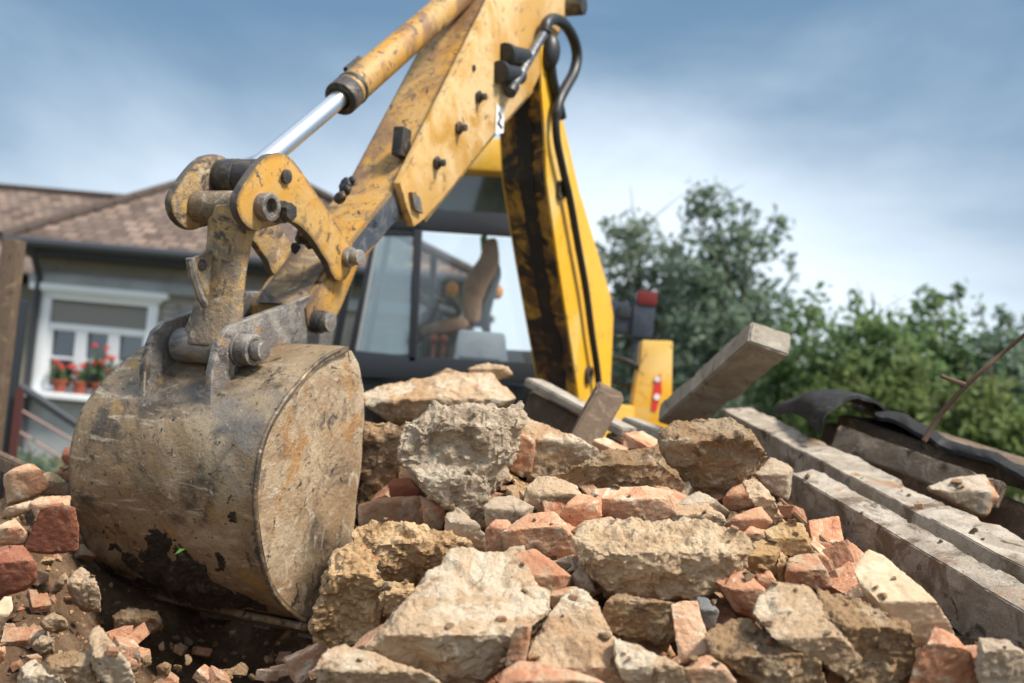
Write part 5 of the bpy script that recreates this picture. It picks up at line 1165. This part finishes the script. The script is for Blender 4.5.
def spec_points(fr, pl, op):
    ox, oy, sc = RG[fr]; px = [(ox + x / sc, oy + y / sc) for x, y in pl]; ax_ = sum(q[0] for q in px) / len(px); ay_ = sum(q[1] for q in px) / len(px); px = [(ax_ + (x - ax_) * 1.10, ay_ + (y - ay_) * 1.10) for x, y in px]
    cx = sum(p[0] for p in px) / len(px); cy = sum(p[1] for p in px) / len(px)
    yt = min(p[1] for p in px); yb = max(p[1] for p in px)
    d0 = surf(cx, min(yb, 700) - .15 * (yb - yt)) or 3.6
    d0 += op.get('dd', 0) - .03
    hpx = yb - yt; wpx = max(p[0] for p in px) - min(p[0] for p in px); h = hpx / F * d0
    size = (hpx * wpx) ** .5 / F * d0
    rf = op.get('rf', .6); kt = op.get('kt', 1.0); kb = op.get('kb', .25); th = op.get('thick', .8) * size
    out = []
    flat = op.get('flat')
    for (x, y) in px:
        t = (yb - y) / hpx
        dep = d0 + (kt * (t - rf) * h if t > rf else kb * (rf - t) * h) + (0 if flat else rr.uniform(-.05, .05) * size)
        out.append(P(x, y, dep))
        xb, yb_ = cx + (x - cx) * .86, cy + (y - cy) * .86
        out.append(P(xb, yb_ + hpx * .12, dep + th * rr.uniform(.8, 1.1)) )
    # front ridge where the lit top turns down into the front face
    yr = yb - rf * hpx; lo = min(px, key=lambda p: p[0] + abs(p[1] - yr) * .6)[0]; hi = max(px, key=lambda p: p[0] - abs(p[1] - yr) * .6)[0]
    for k in (.18, .5, .82): out.append(P(lo + (hi - lo) * k, yr + rr.uniform(-.05, .05) * hpx * (0 if flat else 1), d0 - .05 * size))
    return out, size, d0, (cx, cy)
def mk_temp(p3, voxel):
    bm = quick_hull(p3); org = sum((v.co for v in bm.verts), Vector()) / len(bm.verts)
    for v in bm.verts: v.co -= org
    me = bpy.data.meshes.new('temp'); bm.to_mesh(me); bm.free()
    o = bpy.data.objects.new('temp', me); COL.objects.link(o); o.location = org
    md = o.modifiers.new('r', 'REMESH'); md.mode = 'VOXEL'; md.voxel_size = voxel; md.use_smooth_shade = True
    return o
AMP = {'plaster': (.0065, .0032, .014), 'pale_brick': (.0035, .0018, .009), 'brick': (.0035, .0018, .009), 'dark_brick': (.0035, .0018, .009), 'rough_concrete': (.011, .004, .012), 'mortar': (.010, .0038, .012), 'brown_mortar': (.0095, .0036, .012),
       'clay': (.013, .0045, .010), 'grey_concrete': (.006, .0025, .010), 'slate': (.003, .001, .006), 'lichen_brick': (.008, .003, .008), 'grey_wood': (.003, .0015, .004), 'pale_wood': (.003, .0015, .005), 'green_glass': (.0005, .0002, .001)}
def erode(me, m, size, seed, rough=1.0, holes=None):
    """chips the edges, adds fracture facets and a crumbly skin"""
    n = len(me.vertices); co = np.empty(n * 3); me.vertices.foreach_get('co', co); co = co.reshape(-1, 3)
    nr = np.empty(n * 3); me.vertex_normals.foreach_get('vector', nr); nr = nr.reshape(-1, 3)
    a0, a1, a2 = AMP[m]; sc = min(max(size / .2, .35), 1.5); out = np.empty_like(co); so = Vector((seed * 3.1, seed * 1.7, seed * .9))
    for i in range(n):
        q = Vector(co[i]) + so
        big = noise.fractal(q * 11, .9, 2.1, 5)
        dd, _ = noise.voronoi(q * (21 if rough > 1 else 28), distance_metric='DISTANCE', exponent=2.5)
        facet = (dd[1] - dd[0])
        chip = max(0.0, noise.noise(q * 21) - .12)
        fine = noise.turbulence(q * 75, 3, True) - .6
        pit = max(0.0, noise.noise(q * 52 + Vector((5, 5, 5))) - .28)
        d = a0 * sc * rough * (1.0 * big + (.8 * facet - .35 if rough > 1 or a0 > .008 else 0)) + a1 * (fine * 1.6 - 3.2 * pit) * rough - a2 * chip * sc
        out[i] = co[i] + nr[i] * d
    me.vertices.foreach_set('co', out.ravel()); me.update()
specs = []
for i, (fr, pl, m, nm, short, where, op) in enumerate(RK):
    p3, size, d0, c = spec_points(fr, pl, op)
    vox = max(.0034, min(.0065, d0 * .0021)) if fr != 'f' else .006
    vox = max(vox, size / 70)
    specs.append((mk_temp(p3, vox), m, nm, short, where, op, size, c, i, d0))
# unplaced fragments: a handful of originals, turned and scaled later
rr = random.Random(23); frag = []
for i in range(16):
    m = ('brick', 'pale_brick', 'brick', 'plaster', 'brown_mortar', 'clay', 'brick', 'pale_brick')[i % 8]
    if 'brick' in m:
        x, y, z = .062, .048, .031; e_ = rr.uniform(.35, .9); p3 = [Vector((-x * rr.uniform(.96, 1) if sx < 0 else x * e_ * rr.uniform(.6, 1.15), sy * y * rr.uniform(.96, 1.0), sz * z * rr.uniform(.96, 1.0))) for sx in (-1, 1) for sy in (-1, 1) for sz in (-1, 1)] 
    else:
        p3 = []
        for k in range(11):
            v = Vector((rr.gauss(0, 1), rr.gauss(0, 1), rr.gauss(0, 1))).normalized(); p3.append(Vector((v.x * .06, v.y * .05, v.z * .04)) * rr.uniform(.8, 1.1))
    frag.append((mk_temp(p3, .0034), m, i))
dg = bpy.context.evaluated_depsgraph_get(); dg.update()
def bake(o, m, name):
    me = bpy.data.meshes.new_from_object(o.evaluated_get(dg)); me.name = name
    me.materials.clear(); me.materials.append(MATS[m]); return me
baked = [bake(s[0], s[1], s[2]) for s in specs]; fb = [bake(f[0], f[1], 'fragment') for f in frag]
locs = [s[0].location.copy() for s in specs]
for s in specs: bpy.data.objects.remove(s[0])
for f in frag: bpy.data.objects.remove(f[0])
PLACED = []
for s, me, lo in zip(specs, baked, locs):
    _, m, nm, short, where, op, size, c, i, d0 = s
    erode(me, m, size, i + 1, op.get('rough', 1.0)) if not op.get('smooth') else None
    me.polygons.foreach_set('use_smooth', [True] * len(me.polygons)); me.set_sharp_from_angle(angle=R(38))
    if op.get('end'):
        me.materials.append(MATS[op['end']]); xm = max(v.co.x for v in me.vertices); xn = min(v.co.x for v in me.vertices)
        for pg in me.polygons: pg.material_index = 1 if pg.center.x > xn + (xm - xn) * .72 + .012 * noise.noise(pg.center * 40) else 0
    o = bpy.data.objects.new(nm, me); COL.objects.link(o); o.location = lo
    tag(o, f'{short} {where}', nm.replace('_', ' '), 'rubble chunks in the demolition heap')
    PLACED.append((c, short, size))
for k, me in enumerate(fb):
    erode(me, frag[k][1], .1, 60 + k, 1.0)
    me.polygons.foreach_set('use_smooth', [True] * len(me.polygons)); me.set_sharp_from_angle(angle=R(38))

# smaller fragments between the chunks, each a body of its own, named after its neighbours
REG = [(0, 500), (0, 683), (310, 683), (1024, 683), (1024, 674), (960, 642), (870, 568), (780, 508), (740, 440), (640, 440), (560, 450), (400, 430), (360, 470), (340, 600), (300, 660), (200, 640), (100, 590), (70, 500), (40, 470)]
def inside(x, y, pl):
    r_ = False
    for (x1, y1), (x2, y2) in zip(pl, pl[1:] + pl[:1]):
        if (y1 > y) != (y2 > y) and x < (x2 - x1) * (y - y1) / (y2 - y1) + x1: r_ = not r_
    return r_
KIND = {'brick': ('red brick bit', 'brick_fragment'), 'pale_brick': ('peach brick bit', 'brick_fragment'), 'mortar': ('grey mortar crumb', 'mortar_fragment'), 'plaster': ('cream plaster chip', 'plaster_fragment'), 'brown_mortar': ('brown mortar crumb', 'mortar_fragment'), 'clay': ('yellow clay crumb', 'clay_fragment'), 'grey_concrete': ('grey concrete chip', 'concrete_fragment')}
used = set(); rr = random.Random(77); made = 0; tries = 0; taken = []
POLYS = [[(RG[r[0]][0] + x / RG[r[0]][2], RG[r[0]][1] + y / RG[r[0]][2]) for x, y in r[1]] for r in RK]
while made < 170 and tries < 6000:
    tries += 1
    x, y = rr.uniform(0, 1024), rr.uniform(440, 683)
    if not inside(x, y, REG) or any(inside(x, y, p) for p in POLYS): continue
    if any((x - a) ** 2 + (y - b) ** 2 < 80 for a, b in taken): continue
    d = surf(x, y)
    if d is None or (x < 170 and y > 545 and rr.random() < .72): continue
    k = rr.randrange(16); m = frag[k][1]
    if x < 310 and m in ('plaster', 'pale_brick', 'brick'):
        if rr.random() < .5: continue
    sz = rr.choice((.25, .35, .5, .7, .85, 1.0)) if x > 310 else rr.choice((.2, .25, .32, .4, .5)); 
    c = P(x, y, d + (.02 if x > 310 else .05))
    near = sorted(PLACED, key=lambda q: (q[0][0] - x) ** 2 + (q[0][1] - y) ** 2)[:5]
    szw = 'tiny' if sz < .5 else 'small' if sz < .8 else 'fist sized'
    lab = None
    for q in near:
        dx, dy = x - q[0][0], y - q[0][1]
        rel = ('left of' if dx < 0 else 'right of') if abs(dx) > abs(dy) else ('above' if dy < 0 else 'below')
        t = f'{szw} {KIND[m][0]} {rel} the {q[1]}'
        if (KIND[m][0], rel, q[1]) not in used: lab = t; used.add((KIND[m][0], rel, q[1])); break
    if lab is None: continue
    o = bpy.data.objects.new(KIND[m][1], fb[k]); COL.objects.link(o); o.location = c; o.scale = (sz, sz * rr.uniform(.8, 1.1), sz * rr.uniform(.8, 1.1)); o.rotation_euler = (rr.uniform(-.7, .7), rr.uniform(-.7, .7), rr.uniform(0, 6.28))
    tag(o, lab, KIND[m][1].replace('_', ' '), 'small fragments scattered through the heap')
    taken.append((x, y)); made += 1
# chips that came to rest on top of bigger pieces: found by dropping a sight line on the real surfaces
from mathutils.bvhtree import BVHTree
BVS = []
for o in list(COL.objects):
    if o.get('group') == 'rubble chunks in the demolition heap':
        BVS.append((BVHTree.FromPolygons([v.co + o.location for v in o.data.vertices], [tuple(p.vertices) for p in o.data.polygons]), o))
shorts = [q[1] for q in PLACED]; bn = ['long upper concrete beam', 'thick lower concrete beam']
for o in list(COL.objects):
    if o.name.startswith('concrete_beam'):
        BVS.append((BVHTree.FromPolygons([v.co + o.location for v in o.data.vertices], [tuple(p.vertices) for p in o.data.polygons]), o)); shorts.append(bn['lower' in o['label'] or 'below' in o['label']])
rr = random.Random(31); chips = 0; tries = 0; usedc = set()
while chips < 72 and tries < 3000:
    tries += 1; x, y = rr.uniform(0, 1024), rr.uniform(400, 683); d = ray(x, y); best = None
    for k_, (bv_, o_) in enumerate(BVS):
        h_ = bv_.ray_cast(CAM, d.normalized())
        if h_[0] is not None and (best is None or h_[3] < best[0]): best = (h_[3], h_[0], h_[1], k_)
    if best is None or best[2].z < .55: continue
    k = rr.choice((3, 4, 5, 11, 12, 13, 1, 6, 3, 4, 11)); m = frag[k][1]; sh = shorts[best[3]]
    if (m, sh) in usedc or sum(1 for q in usedc if q[1] == sh) > 3: continue
    usedc.add((m, sh)); o = bpy.data.objects.new(KIND[m][1], fb[k]); COL.objects.link(o); sz = rr.choice((.09, .12, .15, .19, .26))
    o.location = best[1] + Vector((0, 0, .028 * sz)); o.scale = (sz, sz * rr.uniform(.7, 1.1), sz * rr.uniform(.7, 1.1)); o.rotation_euler = (rr.uniform(-.5, .5), rr.uniform(-.5, .5), rr.uniform(0, 6.28))
    tag(o, f"{'crumb sized' if sz < .14 else 'tiny'} {KIND[m][0]} lying on the {sh}", KIND[m][1].replace('_', ' '), 'chips resting on the larger chunks'); chips += 1
# crumbs and grit nobody could count
mb = MB(); rr = random.Random(9)
for _ in range(8000):
    x, y = rr.uniform(-3, 3.2), rr.uniform(1.2, 4.9)
    if rr.random() < .75: x, y = rr.uniform(-1.5, 1.4), rr.uniform(1.5, 3.6)
    r_ = min(rr.lognormvariate(-5.15, .5), .02); z = float(0)
    mb.f.append((x, y, r_))
from mathutils.bvhtree import BVHTree
_t = bpy.data.objects['terrain']; BV = BVHTree.FromPolygons([v.co + _t.location for v in _t.data.vertices], [tuple(p.vertices) for p in _t.data.polygons])
def GZL(x, y):
    h_ = BV.ray_cast(Vector((x, y, 5)), Vector((0, 0, -1)))
    return h_[0].z if h_[0] else 0
cr = mb.f; zz = hz(np.array([c[0] for c in cr]), np.array([c[1] for c in cr])); mb = MB()
OCT = [Vector(v) for v in ((1, 0, 0), (-1, 0, 0), (0, 1, 0), (0, -1, 0), (0, 0, 1), (0, 0, -1))]
MI = []
for (x, y, r_), z in zip(cr, zz):
    c = Vector((x, y, GZL(x, y) + r_ * .3)); k = Matrix.Rotation(rr.uniform(0, 6.28), 3, Vector((rr.gauss(0, 1), rr.gauss(0, 1), rr.gauss(0, 1))).normalized())
    mb.add([c + (k @ v) * r_ * rr.uniform(.6, 1.2) for v in OCT], [(0, 2, 4), (2, 1, 4), (1, 3, 4), (3, 0, 4), (2, 0, 5), (1, 2, 5), (3, 1, 5), (0, 3, 5)])
    MI += [rr.choice((0, 0, 0, 1, 2, 3))] * 8
gr = mb.build('gravel', 'earth', None, recalc=False, smooth=0)
for q in ('brick', 'mortar', 'clay'): gr.data.materials.append(MATS[q])
gr.data.polygons.foreach_set('material_index', MI)
tag(gr, 'loose grit and crumbs of brick and mortar covering the heap', 'gravel', kind='stuff')
